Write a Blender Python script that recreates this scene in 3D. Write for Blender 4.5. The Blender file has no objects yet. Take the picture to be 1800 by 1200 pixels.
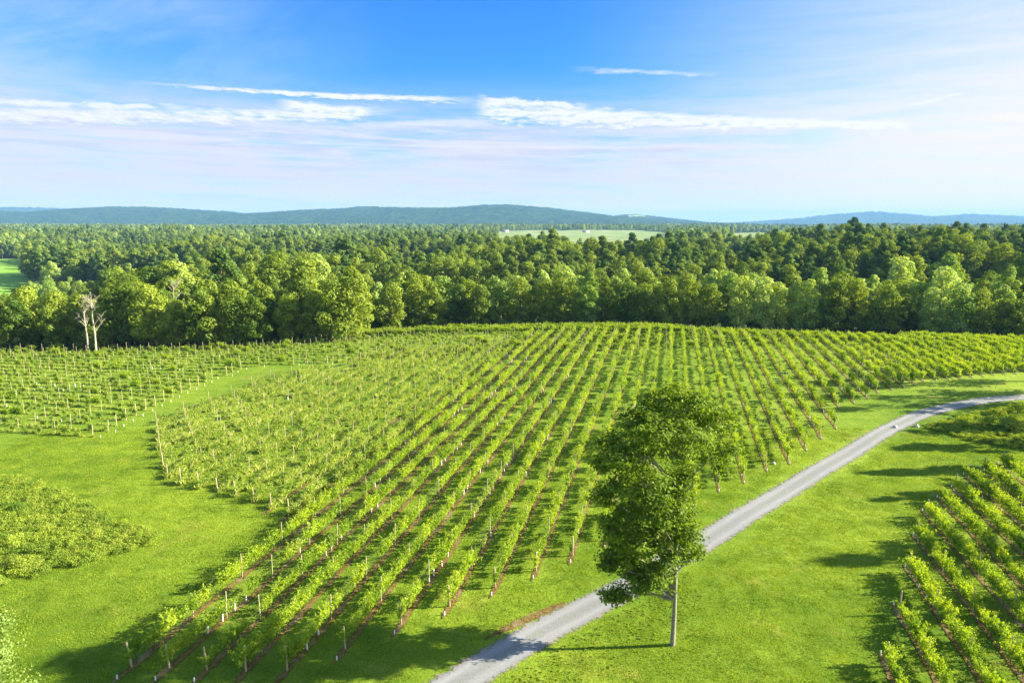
import bpy, math, random
import numpy as np
from mathutils import Vector

# ------------------------------------------------------------------ camera, sky, sun, exposure
sc = bpy.context.scene
H = 31.0
PITCH = math.radians(10.0)
CP, SP = math.cos(PITCH), math.sin(PITCH)
cam_d = bpy.data.cameras.new("camera")
cam = bpy.data.objects.new("camera", cam_d)
sc.collection.objects.link(cam)
cam.location = (0, 0, H)
cam.rotation_euler = (math.radians(90) - PITCH, 0, 0)
cam_d.sensor_width = 36.0
cam_d.lens = 24.0
cam_d.clip_start = 0.5
cam_d.clip_end = 60000
sc.camera = cam

SUN_EL = math.radians(24.0)
SUN_DIR = Vector((math.cos(SUN_EL) * 0.998, math.cos(SUN_EL) * 0.06, math.sin(SUN_EL))).normalized()

vs = sc.view_settings
vs.view_transform = 'Standard'
vs.look = 'None'
vs.gamma = 1.0
vs.use_curve_mapping = False
vs.exposure = 1.95

sun_d = bpy.data.lights.new("sun", 'SUN')
sun_d.energy = 5.0
sun_d.angle = math.radians(0.5)
sun_d.color = (1.0, 0.91, 0.70)
sun = bpy.data.objects.new("sun", sun_d)
sc.collection.objects.link(sun)
sun.rotation_euler = SUN_DIR.to_track_quat('Z', 'Y').to_euler()
sun.location = (200, 10, 120)

sc.cycles.max_bounces = 6
sc.cycles.diffuse_bounces = 3
sc.cycles.glossy_bounces = 2
sc.cycles.transmission_bounces = 4
sc.cycles.transparent_max_bounces = 8
sc.cycles.volume_bounces = 0
sc.cycles.use_denoising = True
sc.cycles.denoising_input_passes = 'RGB_ALBEDO_NORMAL'
sc.cycles.denoising_prefilter = 'NONE'


class X:
    """tiny node-expression helper: arithmetic on sockets of one node tree"""
    nt = None

    def __init__(self, s):
        self.s = s

    @staticmethod
    def m(op, *a, clamp=False):
        n = X.nt.nodes.new('ShaderNodeMath')
        n.operation = op
        n.use_clamp = clamp
        for i, v in enumerate(a):
            if isinstance(v, X):
                X.nt.links.new(v.s, n.inputs[i])
            else:
                n.inputs[i].default_value = v
        return X(n.outputs[0])

    def __add__(s, o): return X.m('ADD', s, o)
    __radd__ = __add__
    def __sub__(s, o): return X.m('SUBTRACT', s, o)
    def __rsub__(s, o): return X.m('SUBTRACT', o, s)
    def __mul__(s, o): return X.m('MULTIPLY', s, o)
    __rmul__ = __mul__
    def __truediv__(s, o): return X.m('DIVIDE', s, o)
    def clamp(s): return X.m('ADD', s, 0.0, clamp=True)
    def gauss(s, w):
        """exp(-(s/w)^2)"""
        q = s * (1.0 / w)
        return X.m('POWER', math.e, (q * q) * -1.0)

    def step(s, a, b):
        n = X.nt.nodes.new('ShaderNodeMapRange')
        n.interpolation_type = 'SMOOTHSTEP'
        X.nt.links.new(s.s, n.inputs[0])
        n.inputs[1].default_value = a
        n.inputs[2].default_value = b
        return X(n.outputs[0])


def xyz(x, y, z):
    n = X.nt.nodes.new('ShaderNodeCombineXYZ')
    for i, v in enumerate((x, y, z)):
        if isinstance(v, X):
            X.nt.links.new(v.s, n.inputs[i])
        else:
            n.inputs[i].default_value = v
    return n.outputs[0]


def noise(vec, scale, detail=4, rough=0.55, dist=0.0, lac=2.0):
    n = X.nt.nodes.new('ShaderNodeTexNoise')
    if vec is not None:
        X.nt.links.new(vec, n.inputs['Vector'])
    n.inputs['Scale'].default_value = scale
    n.inputs['Detail'].default_value = detail
    n.inputs['Roughness'].default_value = rough
    n.inputs['Lacunarity'].default_value = lac
    n.inputs['Distortion'].default_value = dist
    return X(n.outputs[0])


def mixc(f, a, b):
    n = X.nt.nodes.new('ShaderNodeMix')
    n.data_type = 'RGBA'
    for i, v in ((0, f), (6, a), (7, b)):
        if isinstance(v, X):
            X.nt.links.new(v.s, n.inputs[i])
        elif isinstance(v, (tuple, list)):
            n.inputs[i].default_value = (v[0], v[1], v[2], 1)
        elif isinstance(v, (int, float)):
            n.inputs[i].default_value = v
        else:
            X.nt.links.new(v, n.inputs[i])
    return n.outputs[2]


def angles(px, py):
    """photo direction -> (azimuth, elevation) in degrees, for laying out the clouds in the sky"""
    u, v = (px - 900) / 1200, (py - 600) / 1200
    d = Vector((u, CP - v * SP, -(SP + v * CP))).normalized()
    return math.degrees(math.atan2(d.x, d.y)), math.degrees(math.asin(d.z))


world = bpy.data.worlds.new("World")
sc.world = world
world.use_nodes = True
wn = world.node_tree
for n in list(wn.nodes):
    wn.nodes.remove(n)
X.nt = wn
w_out = wn.nodes.new('ShaderNodeOutputWorld')
w_bg = wn.nodes.new('ShaderNodeBackground')
w_bg.inputs[1].default_value = 0.07
wn.links.new(w_bg.outputs[0], w_out.inputs[0])
sky = wn.nodes.new('ShaderNodeTexSky')
sky.sky_type = 'NISHITA'
sky.sun_disc = False
sky.sun_elevation = SUN_EL
sky.sun_rotation = math.atan2(SUN_DIR.x, SUN_DIR.y)
sky.altitude = 300
sky.air_density = 1.0
sky.dust_density = 0.6
sky.ozone_density = 3.0
tc = wn.nodes.new('ShaderNodeTexCoord')
sep = wn.nodes.new('ShaderNodeSeparateXYZ')
wn.links.new(tc.outputs['Generated'], sep.inputs[0])
dx, dy, dz = (X(sep.outputs[i]) for i in range(3))
AZ = X.m('ARCTAN2', dx, dy) * (180 / math.pi)
EL = X.m('ARCSINE', dz) * (180 / math.pi)
hs = wn.nodes.new('ShaderNodeHueSaturation')
hs.inputs['Saturation'].default_value = 1.25
hs.inputs['Value'].default_value = 1.0
wn.links.new(sky.outputs[0], hs.inputs['Color'])
gr = wn.nodes.new('ShaderNodeMix')
gr.data_type = 'RGBA'
gr.blend_type = 'MULTIPLY'
gr.inputs[0].default_value = 1.0
wn.links.new(hs.outputs[0], gr.inputs[6])
gr.inputs[7].default_value = (0.26, 0.60, 0.96, 1)
base_sky = gr.outputs[2]

n_warp = noise(xyz(AZ * 0.05, EL * 0.25, 3.0), 1.0, 3, 0.5)
n_fine = noise(xyz(AZ * 0.55, EL * 1.9 + n_warp * 2.0, 0.0), 1.0, 8, 0.62, 0.3)
n_str = noise(xyz(AZ * 0.10 + n_warp * 1.2, EL * 1.15 + AZ * 0.02, 7.0), 1.0, 7, 0.6, 0.25)
n_big = noise(xyz(AZ * 0.045, EL * 0.16, 11.0), 1.0, 4, 0.55, 0.4)
n_lv = noise(xyz(AZ * 0.09 + EL * 0.10, EL * 0.30 - AZ * 0.12, 31.0), 1.0, 6, 0.6, 0.4)
n_puff = noise(xyz(AZ * 0.62 + n_warp, EL * 2.9 + AZ * 0.05, 21.0), 1.0, 9, 0.66, 0.25)


def band(p0, p1, w0, w1, soft_ends=2.0, amp=1.0, thr=0.42, nz=None, gain=6.0):
    """a streak of cloud from p0 to p1 (photo points), half widths w0 -> w1 degrees"""
    a0, e0 = angles(*p0)
    a1, e1 = angles(*p1)
    t = (AZ - a0) * (1.0 / (a1 - a0))
    tcl = t.clamp()
    mid = tcl * (e1 - e0) + e0
    wid = tcl * (w1 - w0) + w0
    off = (EL - mid + (n_puff - 0.5) * (0.9 * max(w0, w1))) / wid
    prof = X.m('POWER', math.e, (off * off) * -1.0)
    sp = soft_ends / abs(a1 - a0)
    ends = t.step(-sp, sp) * (1.0 - t.step(1.0 - sp, 1.0 + sp * 0.6))
    q = nz if nz is not None else n_fine
    core = ((prof * 1.35 + (q - 0.5) * 2.3 + (n_fine - 0.5) * 0.9 - thr) * gain).clamp()
    return (core * ends * (prof * 2.2).clamp() * amp).clamp()


masks = []
masks.append(band((845, 192), (1600, 219), 1.5, 0.42, 1.0, 0.95, 0.88, n_puff, 2.2))
masks.append(band((850, 172), (1030, 190), 0.45, 0.5, 0.8, 0.9, 0.85, n_fine, 2.2))
masks.append(band((500, 186), (655, 200), 0.75, 0.5, 1.0, 0.95, 0.75, n_puff, 2.2))
masks.append(band((-60, 176), (330, 190), 0.35, 0.4, 3.0, 0.8, 0.9, n_fine, 2.0))
masks.append(band((1000, 196), (1590, 219), 0.42, 0.34, 4.0, 0.9, 0.72, n_puff, 1.8))
masks.append(band((-60, 200), (660, 198), 0.80, 0.95, 3.0, 0.95, 0.92, n_puff, 2.0))
masks.append(band((320, 151), (815, 176), 0.22, 0.45, 4.0, 0.95, 0.85, n_puff, 2.0))
masks.append(band((560, 215), (880, 214), 0.35, 0.45, 3.0, 0.40, 0.9, n_str, 2.0))
masks.append(band((1040, 122), (1245, 131), 0.40, 0.3, 2.5, 0.55, 0.95, n_puff, 1.6))
masks.append(band((1600, 185), (1700, 162), 0.26, 0.22, 0.8, 0.6, 0.95, n_puff, 2.0))
masks.append(band((600, 253), (1190, 257), 0.15, 0.14, 6.0, 0.5, 0.75, n_str, 1.8))
low_veil = (EL - angles(900, 268)[1]).gauss(2.7) * ((n_str - 0.40) * 6.0).clamp() * 0.9
lv2 = (EL - angles(900, 312)[1]).gauss(1.6) * ((n_str - 0.36) * 5.0).clamp() * 0.85
left_veil = (1.0 - AZ.step(-40, -6)) * (0.25 + ((n_lv - 0.38) * 3.2).clamp() * 0.75) * 0.95
sun_veil = AZ.step(2, 42) * (0.55 + (n_str - 0.5) * 0.5) * 1.75
hor = (1.0 - EL.step(1.5, 12.0)) * (0.82 + (n_str - 0.5) * 1.1)
cl = masks[0]
for m_ in masks[1:]:
    cl = X.m('MAXIMUM', cl, m_)
SKY_W = (3.75, 3.8, 3.95)
VEIL = (2.9, 2.85, 3.3)
HORC = (3.35, 3.25, 3.2)
c1 = mixc(left_veil.clamp(), base_sky, (1.75, 2.6, 3.65))
c1 = mixc(hor.clamp(), c1, HORC)
c1 = mixc(X.m('MAXIMUM', low_veil, lv2).clamp(), c1, VEIL)
c1 = mixc(sun_veil.clamp(), c1, mixc(EL.step(6.0, 19.0), (3.75, 3.6, 3.35), (2.1, 2.8, 3.6)))
c1 = mixc(cl.clamp(), c1, SKY_W)
n_bank = noise(xyz(AZ * 0.16 + n_warp * 2.0, EL * 2.2 + AZ * 0.03, 41.0), 1.0, 8, 0.62, 0.4)
bank = (EL - angles(500, 245)[1]).gauss(1.9) * (1.0 - AZ.step(8, 22)) * ((n_bank - 0.47) * 6.0).clamp() * 0.75
c1 = mixc(bank.clamp(), c1, (3.15, 3.15, 3.5))
bank2 = (EL - angles(500, 262)[1]).gauss(2.3) * (1.0 - AZ.step(12, 26)) * ((0.50 - n_bank) * 6.0).clamp() * 0.42
c1 = mixc(bank2.clamp(), c1, (1.7, 2.1, 3.2))
wn.links.new(c1, w_bg.inputs[0])

# ------------------------------------------------------------------ helpers
rng = np.random.default_rng(7)
random.seed(7)
COL = sc.collection


def ss(t):
    t = np.clip(t, 0, 1)
    return t * t * (3 - 2 * t)


def crest_y(x):
    x = np.asarray(x, float)
    left = np.maximum(181 - 0.0032 * (x - 20) ** 2, 157)
    right = np.maximum(181 - 0.0013 * (x - 20) ** 2, 163)
    return np.where(x < 20, left, right)


def terr(x, y):
    x = np.asarray(x, float)
    y = np.asarray(y, float)
    sg = np.where(x < 20, 62.0, 85.0)
    z = 1.25 * ss((y - 95) / 80) * np.exp(-((x - 20) / sg) ** 2)
    z = z - 0.8 * ss((-x - 50) / 60) * ss((y - 80) / 60)
    d = ss((y - crest_y(x)) / 80)
    z = z - d * 9.0
    far = ss((y - 240) / 120)
    win = ss((y - 285) / 60) * (1 - ss((y - 620) / 500))
    z = z + far * (-6.0) + win * ((8.0 * ss((x + 95) / 80)) * (1 - 0.65 * ss((y - 360) / 220)) + 10.0 * ss((x - 0.30 * y) / 120))
    z = z - 5.0 * ss((-x / np.maximum(y, 1.0) - 0.42) / 0.15) * ss((y - 195) / 80) * (1 - ss((y - 1000) / 500))
    z = z + ss((y - 240) / 100) * (2.2 * np.sin(x / 47 + y / 90) + 1.8 * np.sin(y / 61 - x / 120))
    und = ss((y - 500) / 700)
    z = z + und * (4.0 * np.sin(x / 310 + 1.3) * np.sin(y / 420 + 0.4) + 3.0 * np.sin(x / 170 - y / 230))
    z = z + 0.10 * np.sin(x / 9.0 + 1.0) * np.sin(y / 11.0) + 0.05 * np.sin(x / 3.7 + y / 5.1)
    return z


def proj(x, y, z):
    t = y * CP + (H - z) * SP
    t = np.where(t < 0.1, 0.1, t)
    return 900 + 1200 * x / t, 600 + 1200 * ((H - z) * CP - y * SP) / t, t


def ground_at(px, py):
    """the point of the terrain seen at a photo pixel"""
    u, v = (px - 900) / 1200, (py - 600) / 1200
    d = np.array([u, CP - v * SP, -(SP + v * CP)])
    ts = np.arange(20, 1500, 0.5)
    P = np.array([0, 0, H])[None] + ts[:, None] * d[None]
    below = P[:, 2] < terr(P[:, 0], P[:, 1])
    i = int(np.argmax(below)) if below.any() else len(ts) - 1
    lo, hi = ts[max(i - 1, 0)], ts[i]
    for _ in range(20):
        m = (lo + hi) / 2
        p = np.array([0, 0, H]) + m * d
        if p[2] < terr(p[0], p[1]):
            hi = m
        else:
            lo = m
    p = np.array([0, 0, H]) + hi * d
    return p[0], p[1]


def at_plane(px, py, Y):
    u, v = (px - 900) / 1200, (py - 600) / 1200
    k = Y / (CP - v * SP)
    return u * k, H - (SP + v * CP) * k


def tag(o, label=None, cat=None, group=None, kind=None):
    if label: o['label'] = label
    if cat: o['category'] = cat
    if group: o['group'] = group
    if kind: o['kind'] = kind
    return o


class MB:
    """collects quads (numpy) into one mesh; each batch has a material slot and a per-face tint"""
    def __init__(self):
        self.v, self.f, self.m, self.t, self.n = [], [], [], [], 0

    def add(self, V, F, mat=0, tint=None):
        V = np.asarray(V, float).reshape(-1, 3)
        F = np.asarray(F, int).reshape(-1, 4)
        self.v.append(V)
        self.f.append(F + self.n)
        self.m.append(np.full(len(F), mat, int))
        self.t.append(np.full(len(F), 0.5) if tint is None else np.asarray(tint, float))
        self.n += len(V)

    def tube(self, pts, rad, seg=6, mat=0, tint=0.5, cap=True):
        pts = np.asarray(pts, float)
        n = len(pts)
        rad = np.broadcast_to(np.asarray(rad, float), (n,))
        d = np.gradient(pts, axis=0)
        d /= np.linalg.norm(d, axis=1)[:, None] + 1e-9
        ref = np.where(np.abs(d[:, 2:3]) > 0.9, np.array([[1.0, 0, 0]]), np.array([[0, 0, 1.0]]))
        a = np.cross(d, ref)
        a /= np.linalg.norm(a, axis=1)[:, None] + 1e-9
        b = np.cross(d, a)
        an = np.arange(seg) / seg * 2 * math.pi
        ring = (pts[:, None] + rad[:, None, None] * (np.cos(an)[None, :, None] * a[:, None] + np.sin(an)[None, :, None] * b[:, None]))
        V = ring.reshape(-1, 3)
        i = np.arange(n - 1)[:, None] * seg
        j = np.arange(seg)[None]
        j2 = (j + 1) % seg
        F = np.stack([i + j, i + j2, i + seg + j2, i + seg + j], -1).reshape(-1, 4)
        self.add(V, F, mat, np.full(len(F), tint))
        if cap and seg in (4, 6, 8):
            base = (n - 1) * seg
            if seg == 4:
                q = [[base, base + 1, base + 2, base + 3]]
            elif seg == 6:
                q = [[base, base + 1, base + 2, base + 3], [base, base + 3, base + 4, base + 5]]
            else:
                q = [[base, base + 1, base + 2, base + 3], [base, base + 3, base + 4, base + 5], [base, base + 5, base + 6, base + 7]]
            self.f.append(np.array(q) + self.n - len(V))
            self.m.append(np.full(len(q), mat, int))
            self.t.append(np.full(len(q), tint))

    def box(self, c, s, rz=0.0, mat=0, taper=1.0):
        x, y, z = s[0] / 2, s[1] / 2, s[2] / 2
        V = np.array([[-x, -y, -z], [x, -y, -z], [x, y, -z], [-x, y, -z],
                      [-x * taper, -y * taper, z], [x * taper, -y * taper, z], [x * taper, y * taper, z], [-x * taper, y * taper, z]])
        cr, sr = math.cos(rz), math.sin(rz)
        V = np.stack([V[:, 0] * cr - V[:, 1] * sr, V[:, 0] * sr + V[:, 1] * cr, V[:, 2]], 1) + np.array(c)
        self.add(V, [[0, 3, 2, 1], [4, 5, 6, 7], [0, 1, 5, 4], [1, 2, 6, 5], [2, 3, 7, 6], [3, 0, 4, 7]], mat)

    def leaves(self, C, size, N=None, r=None, mat=0, tint=None, aspect=0.75, spread=1.0):
        """one kite-shaped leaf (or leaf clump) per centre, facing roughly N"""
        r = r or rng
        C = np.asarray(C, float)
        n = len(C)
        if n == 0:
            return
        R = r.normal(size=(n, 3))
        R /= np.linalg.norm(R, axis=1)[:, None]
        if N is not None:
            R = np.asarray(N) + R * spread
            R /= np.linalg.norm(R, axis=1)[:, None] + 1e-9
        T = r.normal(size=(n, 3))
        T -= (T * R).sum(1)[:, None] * R
        T /= np.linalg.norm(T, axis=1)[:, None] + 1e-9
        B = np.cross(R, T)
        s = np.broadcast_to(np.asarray(size, float), (n,)) * r.uniform(0.7, 1.3, n)
        h = s[:, None] * 0.5
        w = h * aspect
        V = np.stack([C - T * h, C + B * w - T * h * 0.1, C + T * h, C - B * w - T * h * 0.1], 1).reshape(-1, 3)
        F = np.arange(n * 4).reshape(n, 4)
        self.add(V, F, mat, r.random(n) if tint is None else tint)

    def mesh(self, name, mats, smooth=False):
        V = np.concatenate(self.v)
        F = np.concatenate(self.f)
        me = bpy.data.meshes.new(name)
        me.vertices.add(len(V))
        me.vertices.foreach_set('co', V.astype(np.float32).ravel())
        me.loops.add(len(F) * 4)
        me.loops.foreach_set('vertex_index', F.astype(np.int32).ravel())
        me.polygons.add(len(F))
        me.polygons.foreach_set('loop_start', np.arange(0, len(F) * 4, 4, dtype=np.int32))
        for m in mats:
            me.materials.append(m)
        if len(mats) > 1:
            me.polygons.foreach_set('material_index', np.concatenate(self.m).astype(np.int32))
        at = me.attributes.new('tint', 'FLOAT', 'FACE')
        at.data.foreach_set('value', np.concatenate(self.t).astype(np.float32))
        me.update(calc_edges=True)
        me.validate()
        if smooth:
            me.polygons.foreach_set('use_smooth', np.ones(len(me.polygons), bool))
        return me

    def build(self, name, mats, parent=None, smooth=False):
        me = self.mesh(name, mats if isinstance(mats, list) else [mats], smooth)
        return link(name, me, parent)


def link(name, data, parent=None, loc=None, rz=0.0, s=1.0):
    o = bpy.data.objects.new(name, data)
    COL.objects.link(o)
    if parent is not None:
        o.parent = parent
    if loc is not None:
        o.location = loc
    if rz:
        o.rotation_euler = (0, 0, rz)
    if s != 1.0:
        o.scale = (s, s, s)
    return o


def copy_thing(src, kids, loc, rz, s):
    """a copy of a thing and of each of its parts"""
    o = src.copy()
    COL.objects.link(o)
    o.location = loc
    o.rotation_euler = (0, 0, rz)
    o.scale = (s, s, s)
    for c in kids:
        d = c.copy()
        COL.objects.link(d)
        d.parent = o
    return o


# ------------------------------------------------------------------ materials
def new_mat(name):
    m = bpy.data.materials.new(name)
    m.use_nodes = True
    nt = m.node_tree
    for n in list(nt.nodes):
        nt.nodes.remove(n)
    X.nt = nt
    out = nt.nodes.new('ShaderNodeOutputMaterial')
    return m, nt, out


def attr(name):
    n = X.nt.nodes.new('ShaderNodeAttribute')
    n.attribute_name = name
    return X(n.outputs['Fac'])


def objpos():
    n = X.nt.nodes.new('ShaderNodeTexCoord')
    return n.outputs['Object']


def worldpos():
    n = X.nt.nodes.new('ShaderNodeNewGeometry')
    return n.outputs['Position']


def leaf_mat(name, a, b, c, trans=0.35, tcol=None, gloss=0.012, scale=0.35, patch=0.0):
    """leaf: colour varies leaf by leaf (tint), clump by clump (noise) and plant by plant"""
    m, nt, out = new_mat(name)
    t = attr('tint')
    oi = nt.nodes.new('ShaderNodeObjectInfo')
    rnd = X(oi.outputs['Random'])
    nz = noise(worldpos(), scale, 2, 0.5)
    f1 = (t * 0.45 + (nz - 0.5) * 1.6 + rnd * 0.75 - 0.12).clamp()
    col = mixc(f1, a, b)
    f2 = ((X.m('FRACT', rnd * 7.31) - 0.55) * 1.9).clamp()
    col = mixc(f2, col, c)
    d = nt.nodes.new('ShaderNodeBsdfDiffuse')
    nt.links.new(col, d.inputs[0])
    tr = nt.nodes.new('ShaderNodeBsdfTranslucent')
    hsv = nt.nodes.new('ShaderNodeHueSaturation')
    hsv.inputs['Hue'].default_value = 0.485
    hsv.inputs['Saturation'].default_value = 1.15
    hsv.inputs['Value'].default_value = 1.5
    nt.links.new(col, hsv.inputs['Color'])
    nt.links.new(hsv.outputs[0], tr.inputs[0])
    mx = nt.nodes.new('ShaderNodeMixShader')
    mx.inputs[0].default_value = trans
    nt.links.new(d.outputs[0], mx.inputs[1])
    nt.links.new(tr.outputs[0], mx.inputs[2])
    g = nt.nodes.new('ShaderNodeBsdfGlossy')
    g.inputs['Roughness'].default_value = 0.6
    g.inputs[0].default_value = (0.9, 0.95, 0.85, 1)
    mg = nt.nodes.new('ShaderNodeMixShader')
    mg.inputs[0].default_value = gloss
    nt.links.new(mx.outputs[0], mg.inputs[1])
    nt.links.new(g.outputs[0], mg.inputs[2])
    nt.links.new(mg.outputs[0], out.inputs[0])
    return m


def plain_mat(name, a, b, scale=3.0, rough=0.9, bump=0.2, stretch=(1, 1, 1), spec=0.2):
    m, nt, out = new_mat(name)
    mp = nt.nodes.new('ShaderNodeMapping')
    mp.inputs['Scale'].default_value = stretch
    nt.links.new(objpos(), mp.inputs[0])
    nz = noise(mp.outputs[0], scale, 6, 0.6)
    rnd = X(nt.nodes.new('ShaderNodeObjectInfo').outputs['Random'])
    col = mixc(((nz - 0.5) * 2.2 + 0.35 + rnd * 0.3).clamp(), a, b)
    p = nt.nodes.new('ShaderNodeBsdfPrincipled')
    nt.links.new(col, p.inputs['Base Color'])
    p.inputs['Roughness'].default_value = rough
    p.inputs['Specular IOR Level'].default_value = spec
    bp = nt.nodes.new('ShaderNodeBump')
    bp.inputs['Strength'].default_value = bump
    bp.inputs['Distance'].default_value = 0.03
    nt.links.new(nz.s, bp.inputs['Height'])
    nt.links.new(bp.outputs[0], p.inputs['Normal'])
    nt.links.new(p.outputs[0], out.inputs[0])
    return m


M = {}
M['vine'] = leaf_mat('vine_leaf', (0.14, 0.24, 0.014), (0.33, 0.44, 0.03), (0.36, 0.45, 0.03), 0.42, scale=0.5)
M['young_vine'] = leaf_mat('young_vine_leaf', (0.17, 0.26, 0.035), (0.30, 0.39, 0.06), (0.30, 0.37, 0.06), 0.4, scale=0.4)
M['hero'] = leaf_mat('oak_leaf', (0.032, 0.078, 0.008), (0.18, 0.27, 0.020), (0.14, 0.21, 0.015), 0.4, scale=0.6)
M['pale_bush'] = leaf_mat('pale_leaf', (0.13, 0.22, 0.04), (0.30, 0.38, 0.09), (0.25, 0.33, 0.07), 0.35, scale=0.8)
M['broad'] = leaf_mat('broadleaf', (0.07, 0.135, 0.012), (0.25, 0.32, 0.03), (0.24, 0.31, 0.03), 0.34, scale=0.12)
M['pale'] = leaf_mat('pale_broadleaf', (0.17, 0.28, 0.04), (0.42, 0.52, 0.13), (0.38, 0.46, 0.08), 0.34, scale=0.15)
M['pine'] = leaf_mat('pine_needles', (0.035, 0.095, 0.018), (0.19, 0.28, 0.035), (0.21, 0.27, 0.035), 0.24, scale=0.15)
M['scrub'] = leaf_mat('scrub_leaf', (0.11, 0.20, 0.02), (0.31, 0.39, 0.04), (0.30, 0.36, 0.05), 0.3, scale=0.35)
M['bark'] = plain_mat('bark', (0.09, 0.075, 0.06), (0.22, 0.19, 0.15), 6.0, 0.95, 0.6, (3, 3, 0.6))
M['hero_bark'] = plain_mat('hero_bark', (0.17, 0.15, 0.11), (0.36, 0.33, 0.26), 9.0, 0.95, 0.8, (3, 3, 0.5))
M['dead'] = plain_mat('dead_wood', (0.24, 0.21, 0.16), (0.40, 0.36, 0.29), 5.0, 0.9, 0.4)
M['post'] = plain_mat('post_wood', (0.30, 0.24, 0.14), (0.50, 0.42, 0.27), 8.0, 0.85, 0.5, (4, 4, 0.4))
M['tube'] = plain_mat('tube_plastic', (0.62, 0.58, 0.54), (0.82, 0.80, 0.76), 4.0, 0.5, 0.1, spec=0.4)
M['white'] = plain_mat('white_paint', (0.70, 0.68, 0.64), (0.86, 0.85, 0.82), 5.0, 0.6, 0.1)
M['vinewood'] = plain_mat('vine_wood', (0.07, 0.045, 0.03), (0.16, 0.11, 0.07), 12.0, 0.95, 0.5)
M['wire'] = plain_mat('wire_steel', (0.12, 0.12, 0.12), (0.22, 0.22, 0.21), 6.0, 0.5, 0.0)
M['stone'] = plain_mat('stone', (0.40, 0.34, 0.27), (0.66, 0.60, 0.50), 4.0, 0.9, 0.5)
M['roof'] = plain_mat('house_roof', (0.22, 0.17, 0.15), (0.34, 0.28, 0.25), 2.0, 0.8, 0.2)
M['glass'] = plain_mat('window_glass', (0.03, 0.04, 0.05), (0.06, 0.07, 0.08), 2.0, 0.15, 0.0, spec=0.5)
M['wall'] = plain_mat('house_wall', (0.62, 0.56, 0.50), (0.78, 0.73, 0.67), 1.0, 0.9, 0.1)


def ground_mat():
    m, nt, out = new_mat('grass_ground')
    P = worldpos()
    sp_ = nt.nodes.new('ShaderNodeSeparateXYZ')
    nt.links.new(P, sp_.inputs[0])
    px, py = X(sp_.outputs[0]), X(sp_.outputs[1])
    big = noise(P, 0.035, 4, 0.6)
    med = noise(P, 0.35, 5, 0.65)
    fine = noise(P, 5.0, 5, 0.75)
    vf = noise(P, 22.0, 3, 0.7)
    a, b = (0.10, 0.19, 0.010), (0.30, 0.39, 0.030)
    c = mixc(((big - 0.5) * 3.2 + (med - 0.5) * 1.2 + 0.5).clamp(), a, b)
    tuft = noise(P, 2.2, 4, 0.7)
    c = mixc((((fine - 0.45) * 5.5).clamp()) * 0.65, c, (0.045, 0.11, 0.005))
    c = mixc((((tuft - 0.52) * 7).clamp()) * 0.45, c, (0.055, 0.13, 0.006))
    c = mixc(((vf - 0.52) * 5.0).clamp() * 0.4, c, (0.34, 0.46, 0.04))
    lines = noise(xyz(px * 0.16 + py * 0.9 + (big - 0.5) * 14.0, px * 0.05, 0.0), 1.3, 3, 0.6)
    c = mixc(((lines - 0.5) * 4.0).clamp() * 0.62, c, (0.085, 0.175, 0.008))
    dry = (noise(P, 0.13, 7, 0.75) - 0.56) * 7.0
    c = mixc(dry.clamp() * 0.62, c, (0.36, 0.32, 0.07))
    worn = (noise(P, 0.5, 5, 0.75) - 0.66) * 9.0
    c = mixc(worn.clamp() * 0.6, c, (0.26, 0.19, 0.09))
    farm = attr('far')           # far woodland floor
    c = mixc(farm, c, mixc(((noise(P, 0.02, 5, 0.6) - 0.5) * 3 + 0.5).clamp(), (0.02, 0.045, 0.008), (0.06, 0.10, 0.015)))
    fld = attr('field')          # open pale fields
    c = mixc(fld, c, mixc(((noise(P, 0.012, 5, 0.6) - 0.45) * 4).clamp(), (0.18, 0.26, 0.07), (0.34, 0.33, 0.16)))
    gf = attr('green_field')
    c = mixc(gf, c, (0.20, 0.36, 0.04))
    d = nt.nodes.new('ShaderNodeBsdfPrincipled')
    d.inputs['Roughness'].default_value = 0.95
    d.inputs['Specular IOR Level'].default_value = 0.1
    nt.links.new(c, d.inputs['Base Color'])
    hgt = fine * 0.6 + vf * 0.4
    bp = nt.nodes.new('ShaderNodeBump')
    bp.inputs['Strength'].default_value = 0.9
    bp.inputs['Distance'].default_value = 0.25
    nt.links.new(hgt.s, bp.inputs['Height'])
    nt.links.new(bp.outputs[0], d.inputs['Normal'])
    nt.links.new(d.outputs[0], out.inputs[0])
    return m


def soil_mat():
    m, nt, out = new_mat('soil')
    P = worldpos()
    n1 = noise(P, 3.5, 6, 0.7)
    n2 = noise(P, 0.5, 3, 0.6)
    c = mixc(((n1 - 0.5) * 3 + 0.4).clamp(), (0.095, 0.052, 0.014), (0.26, 0.17, 0.062))
    c = mixc(((n2 - 0.52) * 5).clamp() * 0.6, c, (0.30, 0.23, 0.15))
    c = mixc(((noise(P, 7.0, 4, 0.7) - 0.56) * 8).clamp() * 0.8, c, (0.09, 0.17, 0.02))
    d = nt.nodes.new('ShaderNodeBsdfPrincipled')
    d.inputs['Roughness'].default_value = 0.95
    d.inputs['Specular IOR Level'].default_value = 0.1
    nt.links.new(c, d.inputs['Base Color'])
    bp = nt.nodes.new('ShaderNodeBump')
    bp.inputs['Strength'].default_value = 0.8
    bp.inputs['Distance'].default_value = 0.1
    nt.links.new(n1.s, bp.inputs['Height'])
    nt.links.new(bp.outputs[0], d.inputs['Normal'])
    ed = attr('edge')
    mask = ((1.0 - ed) * 1.0 + (noise(P, 2.6, 5, 0.7) - 0.5) * 1.5 + (n2 - 0.5) * 0.6 - 0.40) * 5.0
    edge_alpha(nt, d.outputs[0], mask.clamp(), out)
    return m


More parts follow.
